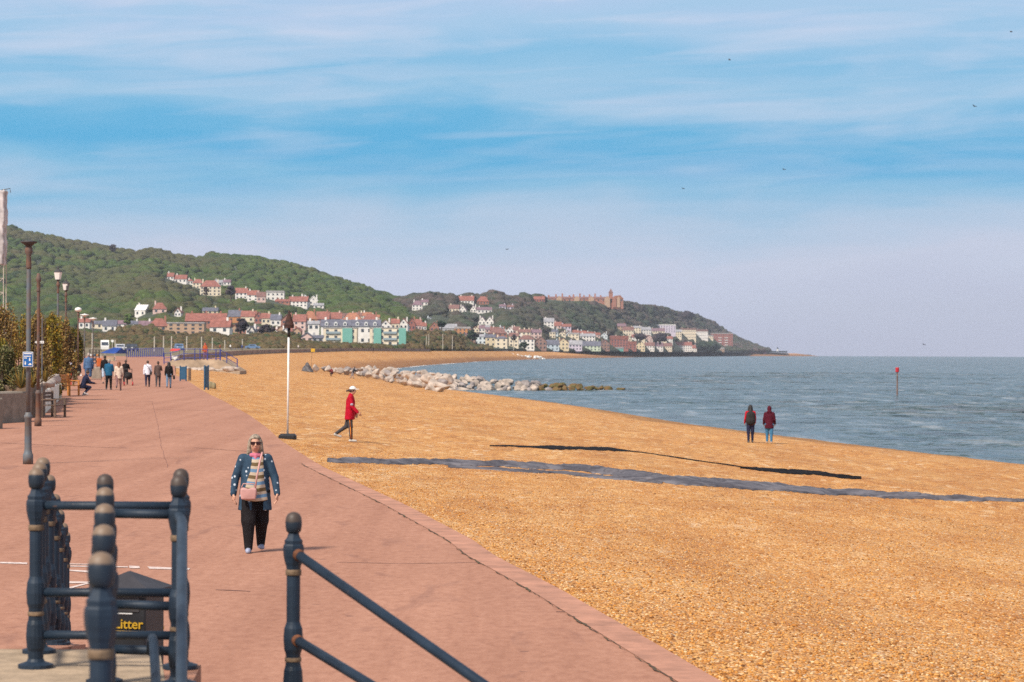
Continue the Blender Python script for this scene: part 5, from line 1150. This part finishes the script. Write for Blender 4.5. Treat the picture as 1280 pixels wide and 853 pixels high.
# ------------------------------------------------------------------ walls, seats and plants on the left
def wall_px(name, x0, y0, x1, y1, ytop, deep, m, label, b=.05):
    a, c = prom(x0, y0), prom(x1, y1); hgt = (y1 - ytop) * c.y / F
    L = (c - a).length; ang = math.atan2(c.y - a.y, c.x - a.x)
    V, Fc = bbox(0, L, 0, deep, -.3, hgt, b); o = mesh(name, V, Fc, m); o.location = a; o.rotation_euler = (0, 0, ang); return tag(o, label, 'wall')
wall_px('planter_wall', -30, 531, 40, 527, 489, 1.0, M_WALLCONC, 'grey concrete planter wall in front of the green bushes')
wall_px('low_wall', -40, 538, 4.5, 536, 497, .5, M_WALLCONC, 'stub of lower concrete wall at the left edge')
wall_px('pier', 38, 523, 57, 520, 480, 2.0, mat('brown_stone', (.19, .13, .085), .9, .25, 2.0, .5), 'brown stone pier beside the bare post')
def bench(x, y, wm_, label, m, rz, W=1.5, s=1.0):
    p = prom(x, y); t = thing('park_bench', label, 'bench', p, rz, 'benches along the promenade')
    def pr(n, *b): return mesh(n, *bbox(*b, .008), m, t)
    for q in range(4): pr('seat_slat', -W / 2, W / 2, -.28 + q * .13, -.17 + q * .13, .44, .475)
    for q in range(3): pr('back_slat', -W / 2, W / 2, .24, .275, .58 + q * .13, .68 + q * .13)
    for sx in (-1, 1):
        pr('leg', sx * (W / 2 - .06) - .04, sx * (W / 2 - .06) + .04, -.28, -.20, 0, .64); pr('leg', sx * (W / 2 - .06) - .04, sx * (W / 2 - .06) + .04, .20, .28, 0, .98)
        pr('armrest', sx * (W / 2 - .06) - .045, sx * (W / 2 - .06) + .045, -.30, .24, .64, .685)
    t.scale = (s, s, s); return t
M_DKWOOD = mat('weathered_wood', (.13, .085, .06), .85, .25, 6.0, .4); M_ORWOOD = mat('orange_wood', (.50, .20, .045), .7, .2, 5.0, .3); M_PALEWOOD = mat('pale_wood', (.40, .30, .20), .8, .2, 5.0, .3)
bench(67, 522, 20, 'weathered brown bench nearest the concrete planter', M_DKWOOD, rad(84), 1.5, 1.0)
bench(86, 495, 15, 'orange wooden bench beside the lamp post with pale lantern', M_ORWOOD, rad(85), 1.8, 1.15)
# cream rendered wall with pale lumps along its top, running back from the pier
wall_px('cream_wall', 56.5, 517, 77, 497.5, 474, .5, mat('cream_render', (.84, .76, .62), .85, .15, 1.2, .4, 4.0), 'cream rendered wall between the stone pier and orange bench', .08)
a_, c_ = prom(56.5, 517), prom(77, 497.5)
for q in range(5):
    f_ = .1 + q * .2; p = a_.lerp(c_, f_); hgt = (497.5 - 474) * c_.y / F; V, Fc = rock_template(80 + q); o = mesh('capping_stone', V, Fc, M_ROCK, smooth=True); o.location = p + Vector((-.25, .2, hgt + .12)); o.scale = (.5, 2.2, .34); o.rotation_euler = (0, 0, .05)
    tag(o, 'pale lumpy capping stone on top of the cream rendered wall', 'stone', 'capping stones of the cream wall')
# red figure-high board and white windbreak by the seated group
p = prom(83, 482); V, Fc = bbox(-.32, .32, -.04, .04, 0, 1.25, .02); V2, F2 = bbox(-.25, -.2, .0, .3, 0, 1.0, .01)
o = mesh('red_board', *join([(V, Fc), (V2, F2)]), mat('red_board_paint', (.55, .03, .02), .6, .1)); o.location = p; o.rotation_euler = (rad(-6), 0, 0); tag(o, 'small red advertising board beside the orange bench', 'board')
p = prom(93, 470); V, Fc = join([hull([(-.55, 0, 0), (.55, 0, 0), (-.4, .8, 0), (.4, .8, 0), (0, .4, 2.0)])]); o = mesh('windbreak', V, Fc, M_FRAME); o.location = p; tag(o, 'white pointed windbreak tent behind the seated people', 'tent')
# leaf plants
def leaves(n, sdf_pts, size, el_=1.6):
    """n small two-sided leaf blades at given points with random tilt"""
    V = np.zeros((n, 4, 3)); a = rng.rand(n) * 6.28; b = rng.uniform(-1.1, 1.1, n); s = size * rng.uniform(.6, 1.4, n)
    u = np.stack([np.cos(a) * np.cos(b), np.sin(a) * np.cos(b), np.sin(b)], 1); r = rng.randn(n, 3); v = np.cross(u, r); v /= np.linalg.norm(v, axis=1)[:, None]
    V[:, 0] = sdf_pts - u * s[:, None] * el_ * .5; V[:, 2] = sdf_pts + u * s[:, None] * el_ * .5; V[:, 1] = sdf_pts + v * s[:, None] * .5; V[:, 3] = sdf_pts - v * s[:, None] * .5
    return V.reshape(-1, 3), np.arange(n * 4).reshape(n, 4)
def clumpy(n, R, h, nb=16, base=.1):
    """points spread through clumps that make a bush of radius R (x, y) and height h"""
    c = []
    for _ in range(nb):
        a = rng.rand() * 6.28; q = math.sqrt(rng.rand()); z = base + (1 - base) * rng.rand() ** .8
        f = (.85 - .45 * z * z); c.append((R[0] * q * f * math.cos(a), R[1] * q * f * math.sin(a), h * z * .86, rng.uniform(.16, .30)))
    c = np.array(c); i = rng.randint(0, nb, n); d = rng.randn(n, 3); d /= np.linalg.norm(d, axis=1)[:, None]; r = rng.rand(n) ** .45
    sz = c[i, 3][:, None] * np.array((R[0], R[1], h * .6)) * .95; p = c[i, :3] + d * r[:, None] * sz; p[:, 2] = np.maximum(p[:, 2], .02); return p
L_OL = leafmat('tamarisk_leaves', [(0, (.08, .075, .02)), (.35, (.23, .175, .025)), (.6, (.34, .20, .025)), (.8, (.20, .19, .03)), (1, (.45, .22, .025))])
L_BR = leafmat('brown_tamarisk_leaves', [(0, (.10, .07, .03)), (.35, (.25, .155, .055)), (.7, (.34, .19, .065)), (1, (.24, .21, .05))])
L_GR = leafmat('euonymus_leaves', [(0, (.035, .05, .015)), (.4, (.10, .11, .034)), (.75, (.19, .165, .07)), (1, (.30, .25, .13))])
L_DG = leafmat('hedge_leaves', [(0, (.045, .055, .012)), (.4, (.13, .125, .022)), (.75, (.22, .17, .026)), (1, (.30, .19, .026))])
L_YU = leafmat('yucca_leaves', [(0, (.06, .06, .02)), (.5, (.17, .12, .03)), (1, (.28, .16, .03))])
def shrub(x, y, d, wpx, ytop, m, label, n=5200, size=.05, name='shrub', deep=1.0, cat='shrub', group='shrubs behind the promenade wall'):
    p = P(x, y, d); px = d / F; top = P(x, ytop, d).z; p.z = gz(d) - .05; h = top - p.z; R = wpx * px / 2
    t = thing(name, label, cat, p, 0, group)
    pts = clumpy(n, (R, R * deep), h, 40); mesh('foliage', *leaves(n, pts, size * d / 90), m, t)
    st = []
    for q in range(9):
        a = rng.rand() * 6.28; st.append(tube([(0, 0, -.2), (R * .35 * math.cos(a), R * .35 * math.sin(a), h * .45), (R * .6 * math.cos(a), R * .6 * math.sin(a), h * .85)], [.045, .03, .008], 5))
    mesh('stem', *join(st), M_BARK, t)
shrub(4, 488, 104, 46, 430, L_GR, 'variegated green bush above the concrete planter wall', 14000, .045)
shrub(30, 489, 107, 40, 452, L_GR, 'smaller variegated bush behind the blue sign', 9000, .045)
shrub(-8, 480, 112, 70, 414, L_DG, 'dark green bush at the left edge of the photo', 12000, .05)
shrub(2, 478, 122, 62, 377, L_BR, 'tall brown feathery tamarisk at far left', 9000, .045)
shrub(24, 478, 128, 54, 390, L_OL, 'orange and olive tamarisk behind the nearest lamp post', 9000, .045)
shrub(44, 478, 126, 50, 380, L_BR, 'russet tamarisk by the bare post and finger sign', 9000, .045)
shrub(62, 476, 134, 48, 386, L_OL, 'russet and orange tamarisk between bare post and lantern post', 9000, .045)
shrub(78, 474, 160, 42, 394, L_BR, 'orange tipped hedge beside the lantern post', 9000, .045)
shrub(90, 472, 215, 34, 406, L_DG, 'dark olive hedge end beside the blue-shirted man', 11000, .04)
shrub(56, 474, 142, 46, 410, L_DG, 'dark green hedge behind the orange bench', 9000, .05)
def spiky(x, y, d, hpx, label):
    p = P(x, y, d); px = d / F; t = thing('spiky_plant', label, 'plant', p, 0, 'spiky plants in the planter'); parts = []
    for q in range(34):
        a = rng.rand() * 6.28; e = rng.uniform(.35, 1.4); L = hpx * px * rng.uniform(.7, 1.1); c = Vector((math.cos(a) * math.cos(e), math.sin(a) * math.cos(e), math.sin(e))); s = Vector((-math.sin(a), math.cos(a), 0)) * .028
        parts.append(([tuple(-s), tuple(s), tuple(c * L * .6 + s * .8), tuple(c * L + Vector((0, 0, -.05))), tuple(c * L * .6 - s * .8)], [(0, 1, 2, 3, 4)]))
    mesh('leaf_blade', *join(parts), L_YU, t)
spiky(26, 486, 99, 30, 'yellowing spiky plant left of the lamp post'); spiky(41, 485, 100, 26, 'orange tinged spiky plant right of the lamp post'); spiky(57, 478, 112, 20, 'small spiky plant above the stone pier')
# wrapped tower at the left edge
d = 190; px = d / F; g = P(-6, 470, d)
tw = thing('wrapped_tower', 'scaffold tower wrapped in pale torn sheeting at left edge', 'tower', g)
z0, z1 = (470 - 331) * px, (470 - 238) * px
V, Fc = hull([(sx * (11.5 if zz_ < z1 - 1 else 13.5) * px, sy * .9, zz_) for sx in (-1, 1) for sy in (-1, 1) for zz_ in (z0, z1)] + [(13 * px, 0, z0 + .2)])
nV = []
sh = snet(lambda Q: np.maximum(np.maximum(np.abs(Q[:, 0]) - (.62 + .07 * (Q[:, 2] - z0) / (z1 - z0) + .035 * np.sin(Q[:, 2] * 3.1) + .02 * np.sin(Q[:, 2] * 9 + Q[:, 1] * 5)), np.abs(Q[:, 1]) - .7), np.abs(Q[:, 2] - (z0 + z1) / 2 - .05 * np.sin(Q[:, 0] * 9)) - (z1 - z0) / 2), (-1, -1, z0 - .3), (1, 1, z1 + .3), .06, 1)
mesh('sheeting', *sh, mat('grubby_sheeting', (.50, .455, .44), .8, .28, 1.2, .6, 3.0), tw, True)
for sx in (-.55, .62):
    for sy in (-.5, .5): mesh('standard', *tube([(sx, sy, -1), (sx, sy, z1 + .05)], .03, 8), M_POLE, tw)
for q in range(8):
    zz_ = z0 * q / 8; mesh('ledger', *join([tube([(-.55, -.5, zz_), (.62, -.5, zz_)], .025, 6), tube([(-.55, -.5, zz_), (.62, -.5, zz_ + z0 / 8)], .018, 6)]), M_POLE, tw)
mesh('arm', *tube([(.3, 0, z1), (.95, 0, z1 + .12), (.98, 0, z1 - .15)], .03, 6), M_DKMET, tw)

# ------------------------------------------------------------------ beach marker, sea marker, sheeting strips
bp_ = beach(359.5, 549); px = bp_.y / F
mk_ = thing('beach_marker', 'tall white pole with brown cone top standing in a black weight', 'marker', bp_)
V, Fc = bbox(-11 * px, 11 * px, -.22, .22, -.05, 6.5 * px, .06); mesh('weight', V, Fc, M_BINBLK, mk_)
V, Fc = tube([(0, 0, 6 * px), (.02, 0, 128 * px)], 1.3 * px, 12); mesh('pole', V, Fc, M_FRAME, mk_, True)
V, Fc = tube([(.02, 0, 127.5 * px), (.03, 0, 139 * px)], 1.9 * px, 12); mesh('collar', V, Fc, M_BINBLK, mk_, True)
V, Fc = lathe([(.3 * px, 161.5 * px), (2.0 * px, 156 * px), (6.4 * px, 142.5 * px), (6.2 * px, 138.5 * px), (2.0 * px, 139.2 * px)][::-1], 18, (.03, 0, 0)); mesh('cone', V, Fc, mat('rusty_cone', (.020, .011, .009), .8, .4, 5.0, .4, c2=(.075, .028, .018)), mk_)
d = 323; g = P(1121.5, 494, d); px = d / F
sm_ = thing('sea_marker', 'red topped marker post standing alone in the sea', 'marker', g)
V, Fc = tube([(0, 0, -1.5), (0, 0, 30 * px)], [1.0 * px, .85 * px], 10); mesh('post', V, Fc, mat('weathered_post', (.16, .09, .07), .8, .3, .8, c2=(.30, .20, .16)), sm_)
V, Fc = lathe([(2.0 * px, 28.5 * px), (2.3 * px, 29 * px), (2.3 * px, 34 * px), (2.0 * px, 34.5 * px)], 14); mesh('can', V, Fc, mat('marker_red', (.50, .02, .03), .5), sm_)
def strip(name, px_, label, m, hgt=.10, seed=1):
    """a strip of sheeting draped on the shingle along photo points (x, y far edge, y near edge)"""
    X = [q[0] for q in px_]; r = np.random.RandomState(seed); xs = np.arange(X[0], X[-1] + .1, 4.0); rows = []; nu = 9
    for i, x in enumerate(xs):
        yf = np.interp(x, X, [q[1] for q in px_]); yn = np.interp(x, X, [q[2] for q in px_])
        jw = min(1.1, (yn - yf) * .22); yf += jw * (math.sin(x * .09 + seed) * .5 + r.uniform(-.6, .6)); yn += jw * (math.sin(x * .071 + seed * 2) * .6 + r.uniform(-.6, .6))
        a, b = beach(x, yf), beach(x, yn); row = []
        for q in range(nu):
            u = q / (nu - 1); p = a.lerp(b, u); w_ = math.sin(math.pi * u)
            z = float(beach_surf(p.x, p.y)) + .008 + hgt * w_ ** .6 * (.55 + .45 * math.sin(x * .055 + seed) * math.sin(u * 9 + x * .021)) + hgt * (.3 * w_ * math.sin(u * 17 + x * .13) + r.uniform(0, .12))
            p.y += .10 * math.sin(x * .11 + u * 4) * w_ + .06 * math.sin(x * .31 + seed) ; row.append((p.x, p.y, max(z, float(beach_surf(p.x, p.y)) + .006)))
        rows.append(row)
    n = len(rows); V = np.array(rows).reshape(-1, 3); low_ = V.copy(); low_[:, 2] -= .02
    Fc = []; N = n * nu
    for i in range(n - 1):
        for q in range(nu - 1):
            k0 = i * nu + q; Fc += [(k0, k0 + 1, k0 + nu + 1, k0 + nu), (N + k0 + nu, N + k0 + nu + 1, N + k0 + 1, N + k0)]
        for q in (0, nu - 1):
            k0 = i * nu + q; Fc.append((k0, k0 + nu, N + k0 + nu, N + k0) if q == 0 else (k0 + nu, k0, N + k0, N + k0 + nu))
    Fc += [tuple([q for q in range(nu)] + [N + q for q in range(nu - 1, -1, -1)])]
    return tag(mesh(name, np.vstack([V, low_]), Fc, m, smooth=True), label, 'sheeting')
M_SHEET = mat('grey_geotextile', (.065, .058, .066), .7, .3, 1.1, .5, 6.0, c2=(.165, .15, .16), spec=.2)
M_BLKSHEET = mat('black_sheeting', (.007, .005, .005), .8, .3, 3.0, .4, spec=.1)
strip('ground_sheeting', [(409, 576.6, 578), (430, 574.8, 579.6), (500, 575, 580.5), (600, 577.5, 583), (660, 579.2, 585.8), (700, 581, 588), (760, 585, 593.5), (800, 590, 599), (840, 595, 605.2), (880, 598.5, 608.5), (1000, 608.5, 616.5), (1100, 615.5, 622.5), (1180, 621.3, 626.2), (1279, 626.6, 628), (1330, 628.4, 629)], 'long crumpled grey sheeting strip lying across the shingle', M_SHEET, .09, 2)
strip('ground_sheeting', [(560, 583.6, 584.8), (640, 586.9, 589.6), (700, 590, 593.2), (760, 595.4, 599.2), (800, 599.6, 602.6), (830, 603.4, 605)], 'narrow lower fold of grey sheeting beside the long strip', M_SHEET, .05, 9)
def heap(x, y, w_, hh_):
    p = beach(x, y); px = p.y / F
    V, Fc = snet(lambda Q: np.maximum(el(Q, (0, 0, 0), (w_ * px, .5, hh_ * px)) + .03 * np.sin(Q[:, 0] * 9 + Q[:, 2] * 5), -Q[:, 2] - .03), (-w_ * px - .2, -.7, -.1), (w_ * px + .2, .7, hh_ * px + .2), .05, 1)
    o = mesh('sheeting_fold', V, Fc, M_SHEET, smooth=True); o.location = p; tag(o, 'raised fold of grey sheeting near the middle of the strip', 'sheeting')
heap(767, 592, 12, 7.5)
strip('black_strip', [(612, 557.4, 558.1), (640, 557.2, 559.0), (670, 557.3, 560.2), (700, 558, 562.6), (752, 558.8, 563.2), (768, 561, 564), (790, 563.9, 565.3), (810, 566.6, 567.5), (840, 571, 571.9), (880, 577.0, 577.9), (930, 584.2, 585.2)], 'thin black strip of sheeting half buried in the shingle', M_BLKSHEET, .02, 5)
strip('black_sheet', [(925, 584.6, 586), (950, 585.6, 589.2), (990, 587.4, 592.6), (1030, 591, 595.8), (1060, 595, 598.4), (1078, 597.5, 599.6)], 'broader black sheet lying right of the thin black strip', M_BLKSHEET, .06, 7)

# loose larger pebbles on top of the near shingle
PEB = leafmat('pebbles', [(0, (.14, .06, .025)), (.2, (.40, .16, .035)), (.5, (.54, .24, .055)), (.8, (.60, .33, .11)), (.93, (.68, .48, .27)), (1, (.34, .24, .17))])
def pebbles(n):
    Vs, Fs, c = [], [], 0
    ic = [crown_template(90 + q, 1) for q in range(5)]
    for i in range(n):
        d = 19 + 62 * rng.rand() ** 1.5; xe = float(edge(d)); x = xe + (min(.19 * d, 22) - xe) * rng.rand() ** 1.15 + .02
        if x < xe + .03: continue
        V, Fc = ic[i % 5]; r = rng.uniform(.009, .019) * (1.5 if rng.rand() < .04 else 1); a = rng.rand() * 6.28; ca, sa = math.cos(a), math.sin(a); V = V * (1.25, .9, .62)
        Vs.append(np.stack([V[:, 0] * ca - V[:, 1] * sa, V[:, 0] * sa + V[:, 1] * ca, V[:, 2]], 1) * r + (x, d, float(beach_surf(x, d)) + r * .22)); Fs.append(Fc + c); c += len(V)
    struct(mesh('pebbles', np.vstack(Vs), np.vstack(Fs), PEB, smooth=True), 'stuff', 'loose pebbles strewn over the near shingle', 'pebbles')
pebbles(24000)

# ------------------------------------------------------------------ beach ramp, its blue railing, boards and stall
M_BLUE = mat('blue_railing_paint', (.030, .045, .22), .5, .12, 2.0)
d = 285; a, b = P(213, 455, d), P(297, 449, d + 6)
rz_ = float(P(230, 450, d).z)
V, Fc = hull([(P(212, 452, d).x, d, rz_), (P(277, 452, d).x, d, rz_), (P(300, 464, d).x, d, P(300, 464, d).z), (P(212, 452, d).x, d + 7, rz_), (P(277, 452, d).x, d + 7, rz_), (P(300, 464, d).x, d + 7, P(300, 464, d).z), (P(212, 470, d).x, d - 2, P(212, 470, d).z - .6), (P(300, 470, d).x, d - 1, P(300, 470, d).z - .6), (P(212, 470, d).x, d + 7, -1), (P(300, 470, d).x, d + 7, -1)])
tag(mesh('beach_ramp', V, Fc, mat('ramp_stone', (.33, .23, .15), .9, .3, .5, .5, 3.0)), 'stone beach ramp carrying the blue railing', 'ramp')
for i in range(11):
    x = 218 + i * 7.6; src = [mesh('boulder', *rock_template(60 + i), M_ROCK)][0]; y = 461.5 + rng.uniform(-1, 1.2)
    src.location = P(x, y, d - 3 - rng.rand()); s_ = rng.uniform(.25, .45); src.scale = (s_ * 1.7, s_, s_); tag(src, 'pale stone lying at the foot of the beach ramp', 'boulder', 'stones at the foot of the ramp')
def blue_railing(pts, label, hgt=1.1, step=None, rails=(1.08, .62, .2), r=.05):
    """posts at the given points (world) and rails between them"""
    t = thing('blue_railing', label, 'railing', pts[0]); o = pts[0]
    for p in pts: mesh('post', *tube([p - o, p - o + Vector((0, 0, hgt))], r, 8), M_BLUE, t)
    for z in rails: mesh('rail', *tube([p - o + Vector((0, 0, z)) for p in pts], r * .62, 8), M_BLUE, t)
    return t
blue_railing([P(x, y, d - .1 + i * .02) for i, (x, y) in enumerate([(205, 455.5), (213.5, 455), (230, 450), (243.5, 450), (250, 450), (259.5, 451), (270, 451), (275, 451)])], 'dark blue railing along the level part of beach ramp', 1.15)
blue_railing([P(275.5, 451.5, d), P(283.5, 455.5, d + .1), P(296.5, 463, d + .2)], 'dark blue handrail sloping down the beach ramp', 1.15, rails=(1.1, .6))
blue_railing([P(x, 446.6 - (x - 158) * .004, 385 - (x - 158) * .9) for x in np.arange(158, 206, 2.55)], 'long blue railing across the end of the promenade', 1.1, rails=(1.08, .12), r=.06)
blue_railing([P(290 + i * 1.0, 441.2 + .15 * (i % 2), 700 + i * 6) for i in range(0, 20, 4)], 'short dark blue railing on the far promenade', 1.2)
M_BOARD = mat('board_blue', (.022, .085, .16), .55, .15, 1.5)
def board(x, y0, y1, x0, x1, d, rz, label):
    p = P(x, y1, d); px = d / F; W = (x1 - x0) * px; hh_ = (y1 - y0) * px
    t = thing('notice_board', label, 'board', p, rz, 'blue boards beside the beach steps')
    V, Fc = bbox(-W / 2, W / 2, -.05, .05, .10, hh_, .02); mesh('panel', V, Fc, M_BOARD, t)
    for s in (-1, 1): mesh('post', *tube([(s * (W / 2 + .03), 0, -.3), (s * (W / 2 + .03), 0, hh_ + .06)], .05, 8), M_BOARD, t)
pz = prom(228.5, 476.5); board(229, 458.5, 476.5, 225.5, 232, pz.y, rad(-8), 'blue board at the kerb, left of the pair')
pz = beach(258, 487.5); board(258, 458, 487, 250.5, 265.5, pz.y, rad(80), 'blue board seen edge-on on the shingle, right of the pair')
pz = beach(237, 476); o = mesh('timber_post', *bbox(-.09, .09, -.09, .09, -.3, 16 * pz.y / F, .02), M_DKWOOD); o.location = pz; tag(o, 'short weathered timber post beside the left blue board', 'post')
pz = beach(264, 486); V, Fc = snet(lambda Q: el(Q, (0, 0, .12), (.3, .25, .3)) + .03 * np.sin(Q[:, 0] * 20), (-.5, -.5, -.2), (.5, .5, .6), .06); o = mesh('sandbag', V, Fc, mat('sacking', (.25, .20, .11), .9)); o.location = pz; tag(o, 'small sandbag at the foot of the edge-on blue board', 'sandbag')
# stall with a blue canopy and things round it
d = 330; px = d / F; g = P(140, 452, d)
st = thing('market_stall', 'stall under a sagging blue canopy at end of the promenade', 'stall', g)
V, Fc = hull([(-13 * px, -1.2, 10.5 * px), (6 * px, -1.2, 10 * px), (18 * px, 1.5, 10 * px), (-11 * px, 1.5, 12 * px), (2 * px, 0, 17.5 * px), (12 * px, 0, 17 * px), (-6 * px, .5, 14 * px)]); mesh('canopy', V, Fc, mat('canopy_blue', (.018, .06, .26), .6, .15, 1.0), st)
for x, y in ((-12, -1.1), (5.5, -1.1), (16.5, 1.3), (-10.5, 1.3)): mesh('pole', *tube([(x * px, y, -.3), (x * px, y, 11 * px)], .04, 8), M_POLE, st)
V, Fc = bbox(-9 * px, 4 * px, -.9, .1, 0, 5.5 * px, .05); mesh('counter', V, Fc, M_PALEWOOD, st)
g = prom(122, 473.5); px = g.y / F; o = mesh('concrete_planter', *bbox(-6.5 * px, 6.5 * px, -.5, .5, -.1, 14 * px, .06), M_WALLCONC); o.location = g; tag(o, 'grey concrete planter block behind the strolling people', 'planter')
g = P(124, 460, g.y + 8); px = g.y / F; t = thing('orange_board', 'orange advertising board standing behind the concrete planter', 'board', g, .3)
V, Fc = bbox(-3 * px, 3 * px, -.05, .05, .1, 12 * px, .02); mesh('panel', V, Fc, mat('orange_board_paint', (.55, .13, .03), .6, .12), t)
for s in (-1, 1): mesh('leg', *tube([(s * 2.6 * px, .06, -1.5), (s * 2.6 * px, .05, 10 * px)], .04, 6), M_DKMET, t)
g = P(118, 459, 300); px = 300 / F; t = thing('display_rack', 'dark wire display rack left of the blue canopy stall', 'rack', g)
for x in (-6, -2, 2, 6): mesh('upright', *tube([(x * px, 0, -1), (x * px, 0, 22 * px)], .05, 6), M_DKMET, t)
for z in (3, 8, 13, 18, 21): mesh('shelf', *bbox(-6 * px, 6 * px, -.25, .25, z * px, z * px + .08, .01), M_DKMET, t)
for i in range(9): mesh('stock', *bbox((-5.5 + (i % 3) * 4) * px, (-3 + (i % 3) * 4) * px, -.2, .2, (3.6 + 5 * (i // 3)) * px, (6 + 5 * (i // 3)) * px, .03), (M_FRAME, M_BOARD, M_ORWOOD)[i % 3], t)
g = P(219, 455, 320); px = 320 / F; t = thing('kiosk_cart', 'white cart under a red awning behind the ramp railing', 'cart', g)
V, Fc = bbox(-3.5 * px, 3.5 * px, -.5, .5, .3, 10 * px, .06); mesh('body', V, Fc, M_FRAME, t)
V, Fc = prism([(-.9, 16 * px), (.7, 18.5 * px), (.7, 19 * px), (-.9, 16.6 * px)], -5.5 * px, 5.5 * px, 'x'); mesh('awning', V, Fc, mat('awning_red', (.60, .05, .04), .6), t)
for s in (-1, 1): mesh('pole', *tube([(s * 4.8 * px, .3, 0), (s * 4.8 * px, .3, 18 * px)], .04, 6), M_POLE, t); mesh('wheel', *tube([(s * 3.2 * px, -.55, .3), (s * 3.2 * px, -.48, .3)], .3, 12), M_DKMET, t)
# black tent shape and kite pole by the boulders
g = beach(384, 464.8); px = g.y / F
V, Fc = snet(lambda Q: np.maximum(np.maximum(rc(Q, (0, 0, 0), (0, 0, 11 * px), 8.5 * px, 1.5 * px), -Q[:, 2] - .05) + .06 * np.sin(Q[:, 0] * 7 + Q[:, 2] * 4), Q[:, 2] - 11.5 * px), (-1.3, -1.3, -.1), (1.3, 1.3, 1.6), .06); o = mesh('dark_tent', V, Fc, mat('dark_tent_cloth', (.045, .035, .035), .7, .4, 3.0, .6, c2=(.14, .13, .13))); o.location = g; tag(o, 'low dark beach tent pitched before the pale boulders', 'tent')
t = thing('flag_pole', 'thin bent pole with small yellow flag behind dark tent', 'flag', P(389, 458, g.y + 3)); px = (g.y + 3) / F
mesh('pole', *tube([(0, 0, -.5), (.2 * px, 0, 10 * px), (2 * px, 0, 22 * px)], .02, 6), M_DKMET, t); V, Fc = bbox(-.4 * px, 4.6 * px, -.03, .03, 18 * px, 22 * px, .01); mesh('flag', V, Fc, M_YEL, t)
# boats on the hard below the scrub slope
for i, (x, y) in enumerate([(533, 437.3), (546, 438.0)]):
    d = 1400; px = d / F; t = thing('small_boat', ['white boat laid up left below the scrub slope', 'white boat laid up right below the scrub slope'][i], 'boat', P(x, y, d), 1.3 + i * .3, 'boats laid up on the far hard')
    V, Fc = hull([(s * .8, y_, z) for s in (-1, 1) for y_, z in ((-2.2, 1.1), (1.2, 1.0))] + [(0, 2.6, 1.25), (0, -2.0, .25), (0, 1.6, .3)]); mesh('hull', V, Fc, M_FRAME, t)
    V, Fc = bbox(-.6, .6, -1.2, .6, 1.05, 1.8, .1); mesh('cabin', V, Fc, M_FRAME, t)
# painted markings on the promenade: a broken line and part of a cycle symbol
def paint_quad(parts, pts): 
    V = [tuple(prom(x, y) + Vector((0, 0, .006))) for x, y in pts]; parts.append((V, [tuple(range(len(V)))]))
parts = []
for q in [[(0, 703), (34, 704), (34, 706), (0, 705)], [(86, 705.3), (117, 705.8), (117, 706.6), (86, 706.1)], [(86, 708), (160, 709), (160, 710), (86, 709)], [(161, 708), (174, 708.5), (175, 711), (162, 711)], [(184, 709), (238, 711), (236, 713), (187, 712)], [(86, 713), (112, 714), (126, 715), (127, 717), (110, 716.5), (86, 714.5)], [(86, 727.5), (112, 728), (114, 729.5), (86, 730)], [(112, 728.5), (114, 729.5), (86, 737), (86, 735)]]: paint_quad(parts, q)
o = mesh('painted_marking', *join(parts), M_WHITE_LINE); struct(o)
# cross joints and tar lines
parts = []
def tarline(px_, w_=.03, wob=1.0):
    pts = [prom(x, y) for x, y in px_]
    fine = []
    for a, b in zip(pts[:-1], pts[1:]):
        n = max(2, int((b - a).length / .35)); fine += [a.lerp(b, i / n) for i in range(n)]
    fine.append(pts[-1]); V = []
    for i, p in enumerate(fine):
        q = fine[min(i + 1, len(fine) - 1)] - fine[max(i - 1, 0)]; s = Vector((-q.y, q.x, 0)).normalized(); o_ = s * wob * (.05 * math.sin(i * .31) + .03 * math.sin(i * .83 + 1)); ww = w_ * (.6 + .4 * math.sin(i * 1.7) ** 2)
        V += [tuple(p + o_ - s * ww + Vector((0, 0, .005))), tuple(p + o_ + s * ww + Vector((0, 0, .005)))]
    parts.append((V, [(2 * i, 2 * i + 1, 2 * i + 3, 2 * i + 2) for i in range(len(fine) - 1)]))
tarline([(-20, 553), (60, 557), (160, 560.5)], .04); tarline([(420, 703.5), (500, 705.5), (640, 703)], .022); tarline([(240, 560), (340, 567)], .03)
tarline([(190, 502), (197, 530), (202, 560), (210, 585)], .006, .2); tarline([(268, 738), (310, 740)], .03); tarline([(95, 510), (200, 512), (270, 514)], .04); tarline([(695, 765.5), (760, 766)], .03)
struct(mesh('pavement_joint', *join(parts), M_STAIN))
# gulls high over the sea
M_GULL = mat('gull_grey', (.06, .055, .06), .7)
gull0 = None
for i, (x, y) in enumerate([(912, 75), (1264, 40), (1218, 133), (980, 212), (854, 236), (634, 312), (1155, 431)]):
    if gull0 is None:
        t = gull0 = thing('gull', '', 'bird'); mesh('body', *ball((0, 0, 0), .1, 10, 8, (.9, 2.4, .8)), M_GULL, t, True)
        for s in (-1, 1): mesh('wing', *hull([(s * .05, .12, .02), (s * .05, -.10, .02), (s * .32, .10, .14), (s * .32, -.08, .14), (s * .62, -.02, .06), (s * .05, .1, .0), (s * .32, .09, .12)]), M_GULL, t)
    else:
        t = dup(gull0)
        for c in list(gull0.children): dup(c, t)
    t.location = P(x, y, 420 if i < 3 else 560); t.rotation_euler = (rng.uniform(-.2, .2), rng.uniform(-.3, .3), rng.uniform(.6, 2.4)); t.scale = (.9,) * 3
    tag(t, ['dark gull high up near the top centre right', 'dark gull near the top right corner', 'dark gull at right below the white cloud streaks', 'tiny gull before the bluest band of sky', 'tiny gull left of the one before the bluest band', 'tiny gull low over the second ridge', 'tiny gull just above the sea horizon at right'][i], 'bird', 'gulls over the bay')
